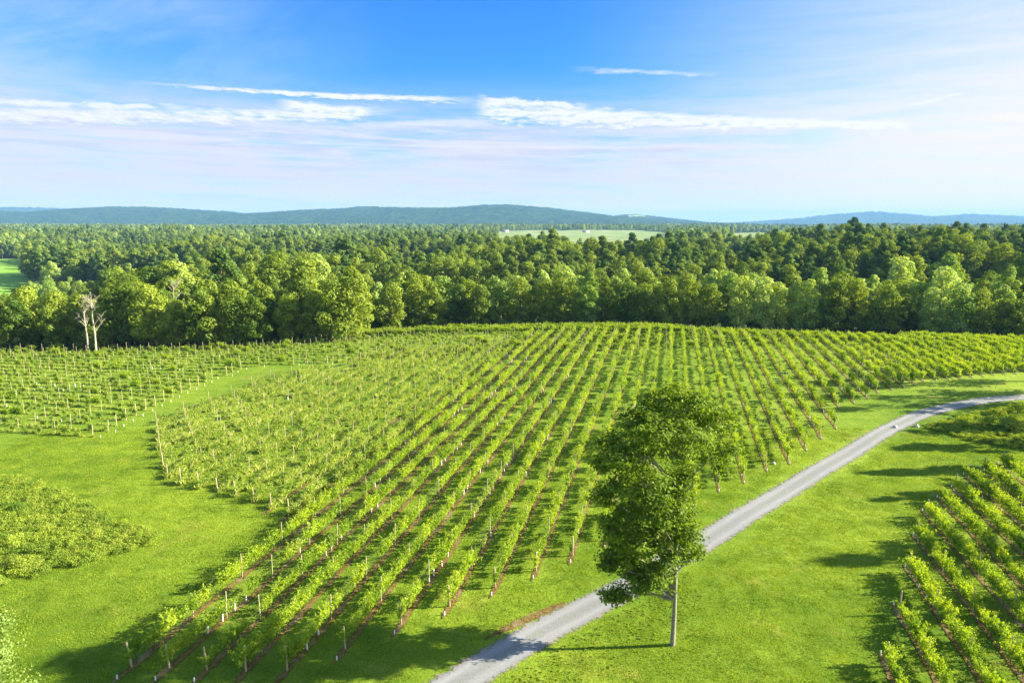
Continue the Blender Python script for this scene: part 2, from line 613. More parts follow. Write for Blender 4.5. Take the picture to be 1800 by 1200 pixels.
def edge_alpha(nt, shader, mask, out):
    tr = nt.nodes.new('ShaderNodeBsdfTransparent')
    mx = nt.nodes.new('ShaderNodeMixShader')
    nt.links.new(mask.s, mx.inputs[0])
    nt.links.new(tr.outputs[0], mx.inputs[1])
    nt.links.new(shader, mx.inputs[2])
    nt.links.new(mx.outputs[0], out.inputs[0])


def road_mat():
    m, nt, out = new_mat('gravel_road')
    P = worldpos()
    u = nt.nodes.new('ShaderNodeUVMap')
    sp_ = nt.nodes.new('ShaderNodeSeparateXYZ')
    nt.links.new(u.outputs[0], sp_.inputs[0])
    U, V = X(sp_.outputs[0]), X(sp_.outputs[1])       # U metres across (0 = centre), V metres along
    n1 = noise(P, 9.0, 5, 0.75)
    n2 = noise(P, 0.6, 4, 0.6)
    streak = noise(xyz(U * 3.0, V * 0.25, 0.0), 1.0, 5, 0.6)
    c = mixc(((n1 - 0.5) * 2.4 + 0.5).clamp(), (0.125, 0.127, 0.13), (0.27, 0.272, 0.275))
    au = X.m('ABSOLUTE', U)
    track = (au - 0.78).gauss(0.38)
    c = mixc((track * (0.45 + (streak - 0.5) * 1.2)).clamp(), c, (0.33, 0.328, 0.325))
    mid = U.gauss(0.28) * ((streak - 0.45) * 3.5).clamp()
    c = mixc((mid * 0.8).clamp(), c, (0.19, 0.23, 0.08))
    c = mixc(((au - 1.15 + (n2 - 0.5) * 1.2) * 2.0).clamp() * 0.7, c, (0.27, 0.22, 0.15))
    d = nt.nodes.new('ShaderNodeBsdfPrincipled')
    d.inputs['Roughness'].default_value = 0.9
    d.inputs['Specular IOR Level'].default_value = 0.2
    nt.links.new(c, d.inputs['Base Color'])
    bp = nt.nodes.new('ShaderNodeBump')
    bp.inputs['Strength'].default_value = 0.6
    bp.inputs['Distance'].default_value = 0.03
    nt.links.new(n1.s, bp.inputs['Height'])
    nt.links.new(bp.outputs[0], d.inputs['Normal'])
    n3 = noise(P, 2.2, 5, 0.7)
    mask = ((1.62 - au + (n3 - 0.5) * 1.7 + (n2 - 0.5) * 0.7) * 3.0).clamp()
    edge_alpha(nt, d.outputs[0], mask, out)
    return m


def hill_mat():
    m, nt, out = new_mat('wooded_hill')
    P = worldpos()
    n1 = noise(P, 0.012, 4, 0.6)
    n2 = noise(P, 0.05, 3, 0.7)
    c = mixc(((n1 - 0.5) * 3 + (n2 - 0.5) * 2 + 0.5).clamp(), (0.008, 0.026, 0.014), (0.045, 0.085, 0.03))
    c = mixc(attr('meadow'), c, (0.30, 0.38, 0.12))
    d = nt.nodes.new('ShaderNodeBsdfDiffuse')
    nt.links.new(c, d.inputs[0])
    nt.links.new(d.outputs[0], out.inputs[0])
    return m


M['ground'] = ground_mat()
M['soil'] = soil_mat()
M['road'] = road_mat()
M['hill'] = hill_mat()


def blade_mat(name, a, b, tr=0.35):
    return leaf_mat(name, a, b, b, tr, gloss=0.01, scale=0.22)


M['blade'] = blade_mat('grass_blade', (0.095, 0.185, 0.008), (0.34, 0.43, 0.035))
M['tall'] = blade_mat('tall_grass_blade', (0.22, 0.31, 0.04), (0.42, 0.48, 0.12))

# ------------------------------------------------------------------ terrain sheet
def in_field(x, y):
    """0 woods floor/grass, 1 pale far field, 2 bright green field"""
    u = x / np.maximum(y, 1)
    f = np.zeros(np.shape(x))
    f = np.where((u < -0.695 + 0.014 * np.sin(y / 37)) & (y > 400) & (y < 960), 2, f)
    f = np.where((((x + 282) / 48) ** 2 + ((y - 600) / 40) ** 2) < 1, 2, f)
    f = np.where((((x + 150) / 70) ** 2 + ((y - 860) / 30) ** 2) < 1, 2, f)
    w1 = (u > -0.04 + 0.02 * np.sin(y / 140)) & (u < 0.225) & (y > 820) & (y < 3100 + 150 * np.sin(x / 60))
    w2 = (u > 0.30 + 0.02 * np.sin(y / 100)) & (u < 0.55 - (y - 1500) / 9000) & (y > 850) & (y < 2800)
    f = np.where(w1 | w2, 1, f)
    return f


def graded(lo, hi, core_lo, core_hi, step, g=1.09):
    a = list(np.arange(core_lo, core_hi + step, step))
    s = step
    while a[-1] < hi:
        s *= g
        a.append(a[-1] + s)
    s = step
    while a[0] > lo:
        s *= g
        a.insert(0, a[0] - s)
    return np.array(a)


gx = graded(-17000, 17000, -150, 150, 1.5, 1.06)
gy = graded(-600, 17000, 25, 225, 1.5, 1.045)
GX, GY = np.meshgrid(gx, gy)
GZ = terr(GX, GY)
nx, ny = len(gx), len(gy)
ii = (np.arange(ny - 1)[:, None] * nx + np.arange(nx - 1)[None])
gF = np.stack([ii, ii + 1, ii + nx + 1, ii + nx], -1).reshape(-1, 4)
mb = MB()
mb.add(np.stack([GX, GY, GZ], -1).reshape(-1, 3), gF)
ground = mb.build('ground', M['ground'], smooth=True)
tag(ground, 'bright green mown grass ground rolling away to far woods and fields', kind='structure')
fld = in_field(GX, GY).ravel()
for nm, val in (('field', (fld == 1)), ('green_field', (fld == 2)), ('far', ((GY > crest_y(GX) + 12).ravel() & (fld == 0)))):
    at_ = ground.data.attributes.new(nm, 'FLOAT', 'POINT')
    at_.data.foreach_set('value', val.astype(np.float32))

# ------------------------------------------------------------------ hills on the horizon
def hill_range(name, label, outline, Y0, depth, seed, step, meadow=None):
    r = np.random.default_rng(seed)
    xs_, zs_ = [], []
    for px, py in outline:
        v = (py - 600) / 1200
        den = CP - v * SP
        xs_.append(Y0 * ((px - 900) / 1200) / den)
        zs_.append(H - Y0 * (SP + v * CP) / den)
    X0, X1 = xs_[0], xs_[-1]
    hx = np.arange(X0, X1, step)
    hy = np.arange(Y0 - depth, Y0 + depth * 0.7, step * 1.15)
    AX, AY = np.meshgrid(hx, hy)
    AXj = AX + r.uniform(-.45, .45, AX.shape) * step
    prof = np.interp(hx, xs_, zs_) + 22
    k = np.clip(np.where(AY < Y0, (AY - (Y0 - depth)) / depth, (Y0 + depth * 0.7 - AY) / (depth * 0.7)), 0, 1)
    spur = 0.76 + 0.24 * np.sin(AX / (depth * 0.17) + 1.2 * np.sin(AY / (depth * 0.4)) + seed) * (1 - k) + 0.24 * k
    Z = -22 + prof[None] * np.power(ss(k), 0.8) * spur
    m = np.zeros(AX.shape)
    if meadow is not None:
        for (mx, my, rx, ry) in meadow:
            m = np.maximum(m, ((((AX - mx) / rx) ** 2 + ((AY - my) / ry) ** 2) < 1).astype(float))
    Z = Z + r.random(AX.shape) ** 1.5 * step * 0.75 * (1 - m) * (k > 0.02)
    n_, m_n = len(hx), len(hy)
    i2 = (np.arange(m_n - 1)[:, None] * n_ + np.arange(n_ - 1)[None])
    F = np.stack([i2, i2 + 1, i2 + n_ + 1, i2 + n_], -1).reshape(-1, 4)
    b = MB()
    b.add(np.stack([AXj, AY, Z], -1).reshape(-1, 3), F)
    o = b.build(name, M['hill'])
    a_ = o.data.attributes.new('meadow', 'FLOAT', 'POINT')
    a_.data.foreach_set('value', m.ravel().astype(np.float32))
    tag(o, label, kind='structure')
    return o


def yz_of(px, py, Y):
    x_, z_ = at_plane(px, py, Y)
    return x_


hill_range('hills', 'long blue wooded ridge along the horizon',
           [(-500, 376), (-200, 370), (0, 372), (70, 375), (150, 368), (200, 365), (260, 365), (330, 369), (400, 373), (430, 377), (480, 375),
            (540, 370), (600, 368), (640, 364), (700, 366), (790, 367), (850, 362), (890, 361), (960, 366), (1000, 371),
            (1050, 377), (1090, 383), (1150, 389), (1230, 396)], 6500, 1700, 3, 17,
           meadow=[(yz_of(530, 372, 6350), 6330, 140, 60), (yz_of(1120, 380, 6400), 6250, 90, 60)])
hill_range('hills', 'small hill with a bare top beyond the long blue ridge',
           [(1020, 396), (1060, 385), (1085, 380), (1115, 378), (1145, 381), (1200, 388), (1260, 394), (1300, 397)], 7600, 1100, 5, 22,
           meadow=[(yz_of(1120, 379, 7500), 7450, 110, 90)])
hill_range('hills', 'faint blue ridge showing behind the end of the long ridge',
           [(-500, 372), (-200, 364), (0, 367), (50, 366), (100, 368), (150, 372), (260, 380), (320, 390)], 10000, 1500, 6, 34)
hill_range('hills', 'pale blue hills low on the horizon',
           [(1290, 396), (1350, 390), (1400, 386), (1450, 380), (1530, 374), (1580, 378), (1620, 384), (1650, 382), (1700, 378), (1760, 381), (1820, 384),
            (1950, 380), (2200, 386)], 12000, 2200, 9, 40)
hill_range('hills', 'low dark wooded rise in front of the pale hills',
           [(1180, 398), (1250, 394), (1330, 396), (1420, 397), (1500, 399), (1600, 400), (1700, 399), (1900, 398), (2200, 400)], 4300, 700, 12, 15)

# ------------------------------------------------------------------ scattering of uncountable or surplus things
def scatter(name, label, P, rz, scl, idx, sources, cat=None, tilt=None):
    """one object; geometry nodes put one of the source meshes on each point"""
    me = bpy.data.meshes.new(name)
    P = np.asarray(P, np.float32)
    me.vertices.add(len(P))
    me.vertices.foreach_set('co', P.ravel())
    for nm, ty, val in (('rz', 'FLOAT', rz), ('sc', 'FLOAT', scl), ('ix', 'INT', idx)):
        a = me.attributes.new(nm, ty, 'POINT')
        a.data.foreach_set('value', np.asarray(val, np.int32 if ty == 'INT' else np.float32))
    me.update()
    o = link(name, me)
    tag(o, label, cat, kind='stuff')
    c = bpy.data.collections.new(name + '_source')
    for i, s in enumerate(sources):
        so = bpy.data.objects.new('source_%s_%02d' % (name, i), s)
        c.objects.link(so)
    g = bpy.data.node_groups.new(name + '_nodes', 'GeometryNodeTree')
    g.interface.new_socket('Geometry', in_out='INPUT', socket_type='NodeSocketGeometry')
    g.interface.new_socket('Geometry', in_out='OUTPUT', socket_type='NodeSocketGeometry')
    ni, no = g.nodes.new('NodeGroupInput'), g.nodes.new('NodeGroupOutput')
    ci = g.nodes.new('GeometryNodeCollectionInfo')
    ci.inputs['Collection'].default_value = c
    ci.inputs['Separate Children'].default_value = True
    ci.inputs['Reset Children'].default_value = True
    ip = g.nodes.new('GeometryNodeInstanceOnPoints')
    ip.inputs['Pick Instance'].default_value = True

    def na(nm, ty):
        n = g.nodes.new('GeometryNodeInputNamedAttribute')
        n.data_type = ty
        n.inputs['Name'].default_value = nm
        return n.outputs[0]
    cx = g.nodes.new('ShaderNodeCombineXYZ')
    g.links.new(na('rz', 'FLOAT'), cx.inputs[2])
    g.links.new(ni.outputs[0], ip.inputs['Points'])
    g.links.new(ci.outputs[0], ip.inputs['Instance'])
    g.links.new(na('ix', 'INT'), ip.inputs['Instance Index'])
    g.links.new(cx.outputs[0], ip.inputs['Rotation'])
    g.links.new(na('sc', 'FLOAT'), ip.inputs['Scale'])
    g.links.new(ip.outputs[0], no.inputs[0])
    md = o.modifiers.new('scatter', 'NODES')
    md.node_group = g
    return o


# ------------------------------------------------------------------ road
R_L = [(560, 1290), (640, 1250), (735, 1200), (800, 1163), (900, 1108), (1000, 1060), (1060, 1033), (1140, 985), (1215, 940), (1300, 891), (1400, 834), (1500, 776), (1560, 742), (1620, 716), (1700, 701), (1800, 692), (1950, 684)]
R_R = [(700, 1290), (790, 1250), (875, 1200), (930, 1163), (1015, 1108), (1095, 1062), (1140, 1036), (1220, 985), (1290, 946), (1355, 900), (1435, 848), (1520, 797), (1585, 757), (1650, 731), (1720, 713), (1810, 703), (1960, 693)]
pl = np.array([ground_at(*p) for p in R_L])
pr = np.array([ground_at(*p) for p in R_R])
rc = (pl + pr) / 2


def resample(P, step):
    # smooth (Catmull-Rom) then resample
    out = []
    Q = np.vstack([2 * P[0] - P[1], P, 2 * P[-1] - P[-2]])
    for i in range(1, len(Q) - 2):
        for t in np.linspace(0, 1, 16, endpoint=False):
            a, b, c, d = Q[i - 1], Q[i], Q[i + 1], Q[i + 2]
            out.append(0.5 * ((2 * b) + (-a + c) * t + (2 * a - 5 * b + 4 * c - d) * t * t + (-a + 3 * b - 3 * c + d) * t ** 3))
    out.append(Q[-2])
    out = np.array(out)
    L = np.r_[0, np.cumsum(np.linalg.norm(np.diff(out, axis=0), axis=1))]
    s = np.arange(0, L[-1], step)
    return np.stack([np.interp(s, L, out[:, k]) for k in range(2)], 1), s


RC, RS = resample(rc, 1.0)
RN = np.gradient(RC, axis=0)
RN /= np.linalg.norm(RN, axis=1)[:, None]
RN = np.stack([RN[:, 1], -RN[:, 0]], 1)
print('road widths', [round(float(abs(np.dot(b - a, [0.5, -0.5]))) / .707, 2) for a, b in zip(pl, pr)][:14])
off = np.linspace(-2.7, 2.7, 7)
b = MB()
V = (RC[:, None] + RN[:, None] * off[None, :, None])
Z = terr(V[..., 0], V[..., 1]) + 0.05
i2 = (np.arange(len(RC) - 1)[:, None] * 7 + np.arange(6)[None])
F = np.stack([i2, i2 + 1, i2 + 8, i2 + 7], -1).reshape(-1, 4)
b.add(np.concatenate([V, Z[..., None]], -1).reshape(-1, 3), F)
road = b.build('road', M['road'], smooth=True)
uv = road.data.uv_layers.new(name='UVMap')
vi = np.zeros(len(road.data.loops), np.int32)
road.data.loops.foreach_get('vertex_index', vi)
UVv = np.stack([np.broadcast_to(off[None], (len(RC), 7)), np.broadcast_to(RS[:, None], (len(RC), 7))], -1).reshape(-1, 2)
uv.data.foreach_set('uv', UVv[vi].astype(np.float32).ravel())
tag(road, 'pale gravel farm road curving past the vineyard', kind='structure')


def road_dist(x, y):
    x, y = np.atleast_1d(x), np.atleast_1d(y)
    out = np.full(len(x), 1e9)
    for k in range(0, len(RC), 2):
        out = np.minimum(out, np.hypot(x - RC[k, 0], y - RC[k, 1]))
    return out


# bare earth by the road and worn patches
def patch(pts_px, name, label, lift=0.035):
    P = np.array([ground_at(*p) for p in pts_px])
    c = P.mean(0)
    n = 40
    L = np.r_[P, P[:1]]
    s = np.r_[0, np.cumsum(np.linalg.norm(np.diff(L, axis=0), axis=1))]
    q = np.linspace(0, s[-1], n, endpoint=False)
    ring = np.stack([np.interp(q, s, L[:, k]) for k in range(2)], 1)
    ring = c + (ring - c) * (1 + rng.uniform(-.18, .18, n))[:, None]
    inner = c + (ring - c) * 0.5
    V = np.r_[ring, inner, [c]]
    Zp = terr(V[:, 0], V[:, 1]) + lift
    F = [[i, (i + 1) % n, n + (i + 1) % n, n + i] for i in range(n)]
    F += [[n + i, n + (i + 1) % n, n + (i + 2) % n, 2 * n] for i in range(0, n, 2)]
    b = MB()
    b.add(np.c_[V, Zp], F)
    return tag(b.build(name, M['soil']), label, kind='structure')


patch([(855, 1122), (880, 1103), (930, 1078), (985, 1060), (1000, 1062), (960, 1080), (900, 1107)], 'bare_soil', 'strip of bare brown earth beside the road')

# ------------------------------------------------------------------ vineyard layout
TH = math.radians(13.2)
A = np.array([math.sin(TH), math.cos(TH)])      # along the rows
B = np.array([math.cos(TH), -math.sin(TH)])     # across the rows
SPC = 2.9


def cs(p):
    p = np.array(p)
    return float(p @ B), float(p @ A)


def ends(lst):
    return np.array([cs(ground_at(*p)) for p in lst])


main_px = [(232, 1172), (298, 1174), (363, 1177), (433, 1180), (503, 1180), (608, 1140), (703, 1098), (792, 1065), (870, 1033), (943, 1003), (1007, 976), (1065, 950), (1118, 926), (1170, 900), (1217, 880),
           (1261, 857), (1306, 842), (1346, 821), (1385, 809), (1415, 786), (1441, 766), (1466, 751), (1471, 712), (1499, 705), (1522, 697), (1540, 687), (1565, 682), (1586, 678), (1603, 674), (1619, 668), (1642, 666), (1664, 665), (1683, 663), (1705, 661), (1722, 659), (1742, 657), (1761, 656), (1780, 655), (1810, 653), (1900, 650)]
E_main = ends(main_px)
print('main c:', np.round(E_main[:, 0], 1))
C0 = E_main[0, 0]
young_px = [(500, 905), (470, 890), (415, 873), (370, 862), (320, 852), (290, 838), (283, 800), (275, 745), (305, 728), (352, 703), (398, 686), (472, 664), (555, 645), (655, 623)]
E_young = ends(young_px)
E_ylow, E_yup = E_young[:8], E_young[7:]
E_ylow = E_ylow[np.argsort(E_ylow[:, 0])]
E_yup = E_yup[np.argsort(E_yup[:, 1])]
print('young', np.round(E_young, 1))
left_px = [(163, 768), (193, 757), (210, 744), (232, 734), (248, 725), (266, 717), (285, 707), (299, 700), (317, 691), (343, 680), (360, 672), (373, 665), (397, 661), (412, 652), (437, 645)]
E_left = ends(left_px)
print('left s', np.round(E_left, 1))
right_px = [(1562, 1172), (1580, 1080), (1597, 1020), (1612, 955), (1630, 905), (1656, 882), (1682, 862), (1705, 838), (1746, 825), (1800, 815)]
E_right = ends(right_px)
print('right', np.round(E_right, 1))


def far_end(c, extra):
    s = np.arange(60, 260, 0.5)
    P = c * B[None] + s[:, None] * A[None]
    ok = P[:, 1] < crest_y(P[:, 0]) + extra
    return s[ok].max() if ok.any() else 0


rows = []    # (block, index, start point, direction, length)
_c = E_main[:38, 0].copy()
for _ in range(2):
    _c[1:-1] = (_c[:-2] + 2 * _c[1:-1] + _c[2:]) / 4
CK = list(_c)
k = 0
while True:
    c = CK[k] if k < len(CK) else CK[-1] + 2.6 * (k - len(CK) + 1)
    if c > 125:
        break
    s0 = float(np.interp(c, E_main[:, 0], E_main[:, 1]))
    s1 = far_end(c, 4 if c < 60 else 14)
    rows.append(('main', k, c * B + s0 * A, A, s1 - s0))
    k += 1
n_main = k
k = 1
while True:
    c = C0 - k * SPC
    if c < E_young[:, 0].min():
        break
    s0 = float(np.interp(c, E_ylow[:, 0], E_ylow[:, 1]))
    s1 = far_end(c, -13)
    sq = np.arange(s0, max(s1, s0 + 1), 0.5)
    out_ = np.interp(sq, E_yup[:, 1], E_yup[:, 0]) > c
    out_ &= sq > E_yup[0, 1]
    if out_.any():
        s1 = float(sq[np.argmax(out_)])
    if s1 - s0 > 6:
        rows.append(('young', k, c * B + s0 * A, A, s1 - s0))
    k += 1
ol = np.argsort(E_left[:, 1])
s = E_left[:, 1].min()
k = 0
while True:
    c1 = float(np.interp(s, E_left[ol, 1], E_left[ol, 0]))
    if s > E_left[:, 1].max():
        c1 = E_left[ol[-1], 0] + (s - E_left[:, 1].max()) * 2.3
    p1 = c1 * B + s * A
    if p1[1] > crest_y(p1[0]) + 6 or k > 40:
        break
    rows.append(('left', k, p1, -B, 95.0))
    s += SPC * 0.98
    k += 1
# back block: rows across, beyond the young block
for q in range(4):
    p0 = np.array([-42.0 - q * 1.0, 183.0 + q * SPC])
    rows.append(('back', q, p0, np.array([math.cos(-0.02), math.sin(-0.02)]), 92.0))
for k in range(-1, 9):
    c = E_right[1, 0] + k * SPC
    s_far = float(np.interp(c, E_right[:, 0], E_right[:, 1]))
    st = c * B + s_far * A
    rows.append(('right', k + 2, st, -A, 30.0 + 1.5 * max(k, 0)))
n_left = sum(1 for q in rows if q[0] == 'left')
rows = [(blk, i, np.asarray(p, float), np.asarray(d, float), L) for blk, i, p, d, L in rows]
print('rows', len(rows), n_main)

# ------------------------------------------------------------------ soil under the vines
b = MB()
for blk, i, p, d, L in rows:
    if blk in ('young', 'left', 'back'):
        if not (blk == 'young' and i <= 2):
            continue
    nrm = np.array([d[1], -d[0]])
    s_ = np.arange(-1.8, L, 0.45)
    n = len(s_)
    w = 0.50 + 0.10 * np.sin(s_ * 0.7 + i) + rng.uniform(-.09, .09, n)
    w2 = 0.50 + 0.10 * np.sin(s_ * 0.9 + i * 2) + rng.uniform(-.09, .09, n)
    if (blk == 'main' and i > 12) or blk == 'right':
        w, w2 = w * 0.72, w2 * 0.72
    w[0] = w2[0] = 0.12
    w[1] = w2[1] = 0.3
    pc = p[None] + s_[:, None] * d[None]
    VL, VR = pc + nrm * w[:, None], pc - nrm * w2[:, None]
    V = np.stack([VL, pc, VR], 1)
    Z = terr(V[..., 0], V[..., 1]) + np.array([0.03, 0.06, 0.03])
    i2 = (np.arange(n - 1)[:, None] * 3 + np.arange(2)[None])
    F = np.stack([i2, i2 + 3, i2 + 4, i2 + 1], -1).reshape(-1, 4)
    b.add(np.concatenate([V, Z[..., None]], -1).reshape(-1, 3), F)
so_ = b.build('soil', M['soil'], smooth=True)
at_ = so_.data.attributes.new('edge', 'FLOAT', 'POINT')
ev = np.ones((len(so_.data.vertices) // 3, 3))
ev[:, 1] = 0
at_.data.foreach_set('value', ev.astype(np.float32).ravel())
tag(so_, 'strips of bare brown soil under the vine rows', kind='structure')

# ------------------------------------------------------------------ vines
def vine_parts(seed, kind):
    r = np.random.default_rng(seed)
    fol, wood = MB(), MB()
    ln, top, nsh = {'near': (1.55, 2.05, 15), 'full': (1.9, 2.15, 24), 'young': (1.3, 1.55, 12), 'small': (1.0, 1.35, 7)}[kind]
    cord = {'near': 0.85, 'full': 0.85, 'young': 0.55, 'small': 0.5}[kind]
    tp = np.array([[0, 0, -.1], [0.03, 0.02, cord * 0.5], [0, 0, cord]])
    wood.tube(tp, [0.035, 0.028, 0.024], 5)
    if kind in ('near', 'full'):
        for sgn in (-1, 1):
            xs = np.linspace(0, sgn * ln / 2, 4)
            wood.tube(np.stack([xs, r.uniform(-.03, .03, 4), cord + r.uniform(-.03, .05, 4)], 1), [0.024, 0.02, 0.016, 0.012], 4)
    for j in range(nsh):
        x0 = r.uniform(-ln / 2, ln / 2)
        L = r.uniform(0.55, 1.0) * (top - cord) * 1.25
        lean = r.normal(0, {'near': 0.22, 'full': 0.33}.get(kind, 0.16))
        dirx, diry = r.normal(0, 0.28), lean
        n = int(L / 0.075)
        t = np.linspace(0, 1, n)
        droop = r.uniform(0.0, 0.55)
        px = x0 + dirx * L * t
        py = diry * L * t + np.sign(lean) * 0.25 * droop * t ** 2
        pz = cord - 0.05 + L * t * (1 - 0.25 * abs(lean)) - droop * L * t ** 3 * 0.8
        C = np.stack([px, py, pz], 1)
        rep = 2 if kind in ('full',) else 2
        C = np.repeat(C, rep, 0) + r.normal(0, 0.07, (n * rep, 3))
        fol.leaves(C, np.linspace(0.19, 0.11, n).repeat(rep), np.array([0, 0.0, 0.5]), r, 0, spread=1.0,
                   tint=np.clip(np.linspace(0.2, 0.9, n).repeat(rep) + r.normal(0, .2, n * rep), 0, 1), aspect=0.9)
    n = {'near': 40, 'full': 170, 'young': 30, 'small': 16}[kind]
    C = np.stack([r.uniform(-ln / 2, ln / 2, n), r.normal(0, 0.17 if kind in ('near', 'full') else 0.09, n), r.uniform(cord - .15, top - 0.35, n)], 1)
    fol.leaves(C, 0.17, np.array([0, 0, 0.4]), r, 0, tint=r.uniform(0, .6, n), aspect=0.9)
    return fol, wood


VK = {}
for kind, nv in (('near', 6), ('full', 6), ('young', 5), ('small', 4)):
    VK[kind] = []
    for v in range(nv):
        fol, wood = vine_parts(100 + v + hash(kind[0]) % 1 + len(kind) * 10, kind)
        mt = M['young_vine'] if kind in ('young', 'small') else M['vine']
        mf = fol.mesh('foliage', [mt])
        mw = wood.mesh('trunk', [M['vinewood']])
        j = MB()
        for src, mi in ((fol, 0), (wood, 1)):
            V, F, T = np.concatenate(src.v), np.concatenate(src.f), np.concatenate(src.t)
            j.add(V, F, mi, T)
        VK[kind].append((mf, mw, j.mesh('vine_source', [mt, M['vinewood']])))

ORD = ['zeroth', 'first', 'second', 'third', 'fourth', 'fifth', 'sixth', 'seventh', 'eighth', 'ninth', 'tenth', 'eleventh', 'twelfth',
       'thirteenth', 'fourteenth', 'fifteenth', 'sixteenth', 'seventeenth', 'eighteenth', 'nineteenth', 'twentieth']


TENS = {20: 'twent', 30: 'thirt', 40: 'fort', 50: 'fift', 60: 'sixt', 70: 'sevent', 80: 'eight', 90: 'ninet'}


def nth(n):
    if n < len(ORD):
        return ORD[n]
    a, b_ = n // 10 * 10, n % 10
    if a >= 100:
        return 'hundred-' + nth(n - 100)
    return TENS[a] + ('ieth' if b_ == 0 else 'y-' + ORD[b_])


WHERE = {'main': 'of the {r} main row from the scrub side', 'right': 'of the {r} corner block row from the road',
         'young': 'of the {r} young block row from the main rows', 'left': 'of the {r} crosswise row behind the lawn', 'back': 'of the {r} back row under the woods'}

vines, posts, tubes, markers = [], [], [], []
for blk, i, p, d, L in rows:
    rrow = i + 1 if blk in ('main', 'left', 'back') else i
    spv = {'main': 1.7, 'young': 1.5, 'left': 2.3, 'back': 1.6, 'right': 1.7}[blk]
    s = 0.45
    n = 0
    run = 0
    ang = math.atan2(d[1], d[0])
    while s < L - 0.5:
        n += 1
        q = p + d * s + rng.normal(0, 0.05, 2)
        z = float(terr(q[0], q[1]))
        kind = 'near'
        full = 0.0
        if blk == 'main':
            full = 0.12 + 0.9 * float(ss((i - 24) / 9))
        if blk == 'right': full = 0.85
        if blk == 'back': full = 1.0
        if rng.random() < full: kind = 'full'
        sc_ = rng.uniform(0.76, 1.14) * (0.95 if blk == 'right' else 1.0)
        skip = False
        if blk == 'young':
            kind = 'young' if rng.random() < (0.75 if i < 12 else 0.35) else 'small'
            skip = rng.random() < (0.06 if i < 10 else 0.25)
            sc_ = rng.uniform(0.75, 1.15)
        if blk == 'left':
            kind = 'young' if rng.random() < 0.5 else 'small'
            skip = rng.random() < 0.28
            if i >= n_left - 3:
                kind, skip, sc_ = 'full', False, 0.85
            if rng.random() < 0.08:
                kind = 'full'
        if blk == 'main' and n > 3 and rng.random() < (0.12 if i < 14 else 0.05):
            skip = True
        # grow tubes come in runs, mostly where young replants stand
        ptube = {'main': 0.17, 'young': 0.02, 'left': 0.03, 'back': 0.25, 'right': 0.05}[blk]
        if run > 0 or rng.random() < ptube * 0.55:
            run = run - 1 if run > 0 else int(rng.integers(0, 4))
            side = d * rng.uniform(0.2, 0.7)
            tq = q + side
            tubes.append((blk, rrow, n, tq[0], tq[1], float(terr(tq[0], tq[1])), rng.uniform(0.85, 1.15)))
            if blk == 'main' and n > 3 and rng.random() < 0.5:
                kind = 'young'
        if not skip:
            vines.append((blk, rrow, n, q[0], q[1], z, ang + (math.pi if rng.random() < .5 else 0), sc_, kind))
        s += spv * rng.uniform(0.92, 1.08)
    # posts
    s = 0.0
    n = 0
    sp_p = {'main': 6.4, 'young': 6.2, 'left': 6.6, 'back': 6.5, 'right': 6.4}[blk]
    while s < L:
        n += 1
        q = p + d * s
        posts.append((blk, rrow, n, q[0], q[1], float(terr(q[0], q[1])), rng.uniform(0, 6.28), rng.uniform(0.93, 1.06), n == 1 and not (blk == 'young' and i > 9), ang))
        s += sp_p
    q = p - d * 1.35
    markers.append((blk, rrow, q[0], q[1], float(terr(q[0], q[1]))))
print('vines', len(vines), 'posts', len(posts), 'tubes', len(tubes))


def rank_in_frame(items, xi, top=1.0, limit=300):
    P = np.array([[it[xi], it[xi + 1], it[xi + 2]] for it in items])
    px, py, t = proj(P[:, 0], P[:, 1], P[:, 2] + top)
    ok = (px > -8) & (px < 1808) & (py < 1206) & (py > 0)
    key = np.where(ok, t, 1e6)
    o = np.argsort(key)
    o = [int(j) for j in o[:limit] if ok[j]]
    return o


# individual vines
sel = set(rank_in_frame(vines, 3))
proto = {}
for kind in VK:
    for v, (mf, mw, _) in enumerate(VK[kind]):
        proto[kind, v] = None
VADJ = {'near': 'loose grapevine', 'full': 'bushy grapevine', 'young': 'slender young grapevine', 'small': 'tiny young grapevine'}
for j in sorted(sel):
    blk, r_, n, x, y, z, rz, s_, kind = vines[j]
    v = int(rng.integers(len(VK[kind])))
    if proto[kind, v] is None:
        root = link('grapevine', None, None, (x, y, z), rz, s_)
        k1 = link('foliage', VK[kind][v][0], root)
        k2 = link('trunk', VK[kind][v][1], root)
        proto[kind, v] = (root, [k1, k2])
        o = root
    else:
        src, kids = proto[kind, v]
        o = copy_thing(src, kids, (x, y, z), rz, s_)
    tag(o, '%s, %s %s' % (VADJ[kind], nth(n), WHERE[blk].format(r=nth(r_))), 'grapevine', 'grapevines trained in the vineyard rows')
rest = [vines[j] for j in range(len(vines)) if j not in sel]
src_list, start = [], {}
for kind in VK:
    start[kind] = len(src_list)
    src_list += [t[2] for t in VK[kind]]
scatter('vine_rows', 'thousands of further green grapevines filling the rows to the crest',
        [(t[3], t[4], t[5]) for t in rest], [t[6] for t in rest], [t[7] for t in rest],
        [start[t[8]] + int(rng.integers(len(VK[t[8]]))) for t in rest], src_list)

# posts
def post_mesh():
    b = MB()
    b.tube([[0, 0, -0.4], [0, 0, 1.0], [0, 0, 2.15], [0, 0, 2.18]], [0.042, 0.040, 0.038, 0.03], 8)
    return b.mesh('post', [M['post']], True)


def end_post_mesh(lean):
    b = MB()
    b.tube([[0, 0, -0.4], [0, 0, 0.9], [0, 0, 1.95], [0, 0, 2.0]], [0.075, 0.07, 0.065, 0.05], 8)
    return b.mesh('end_post', [M['post']], True)


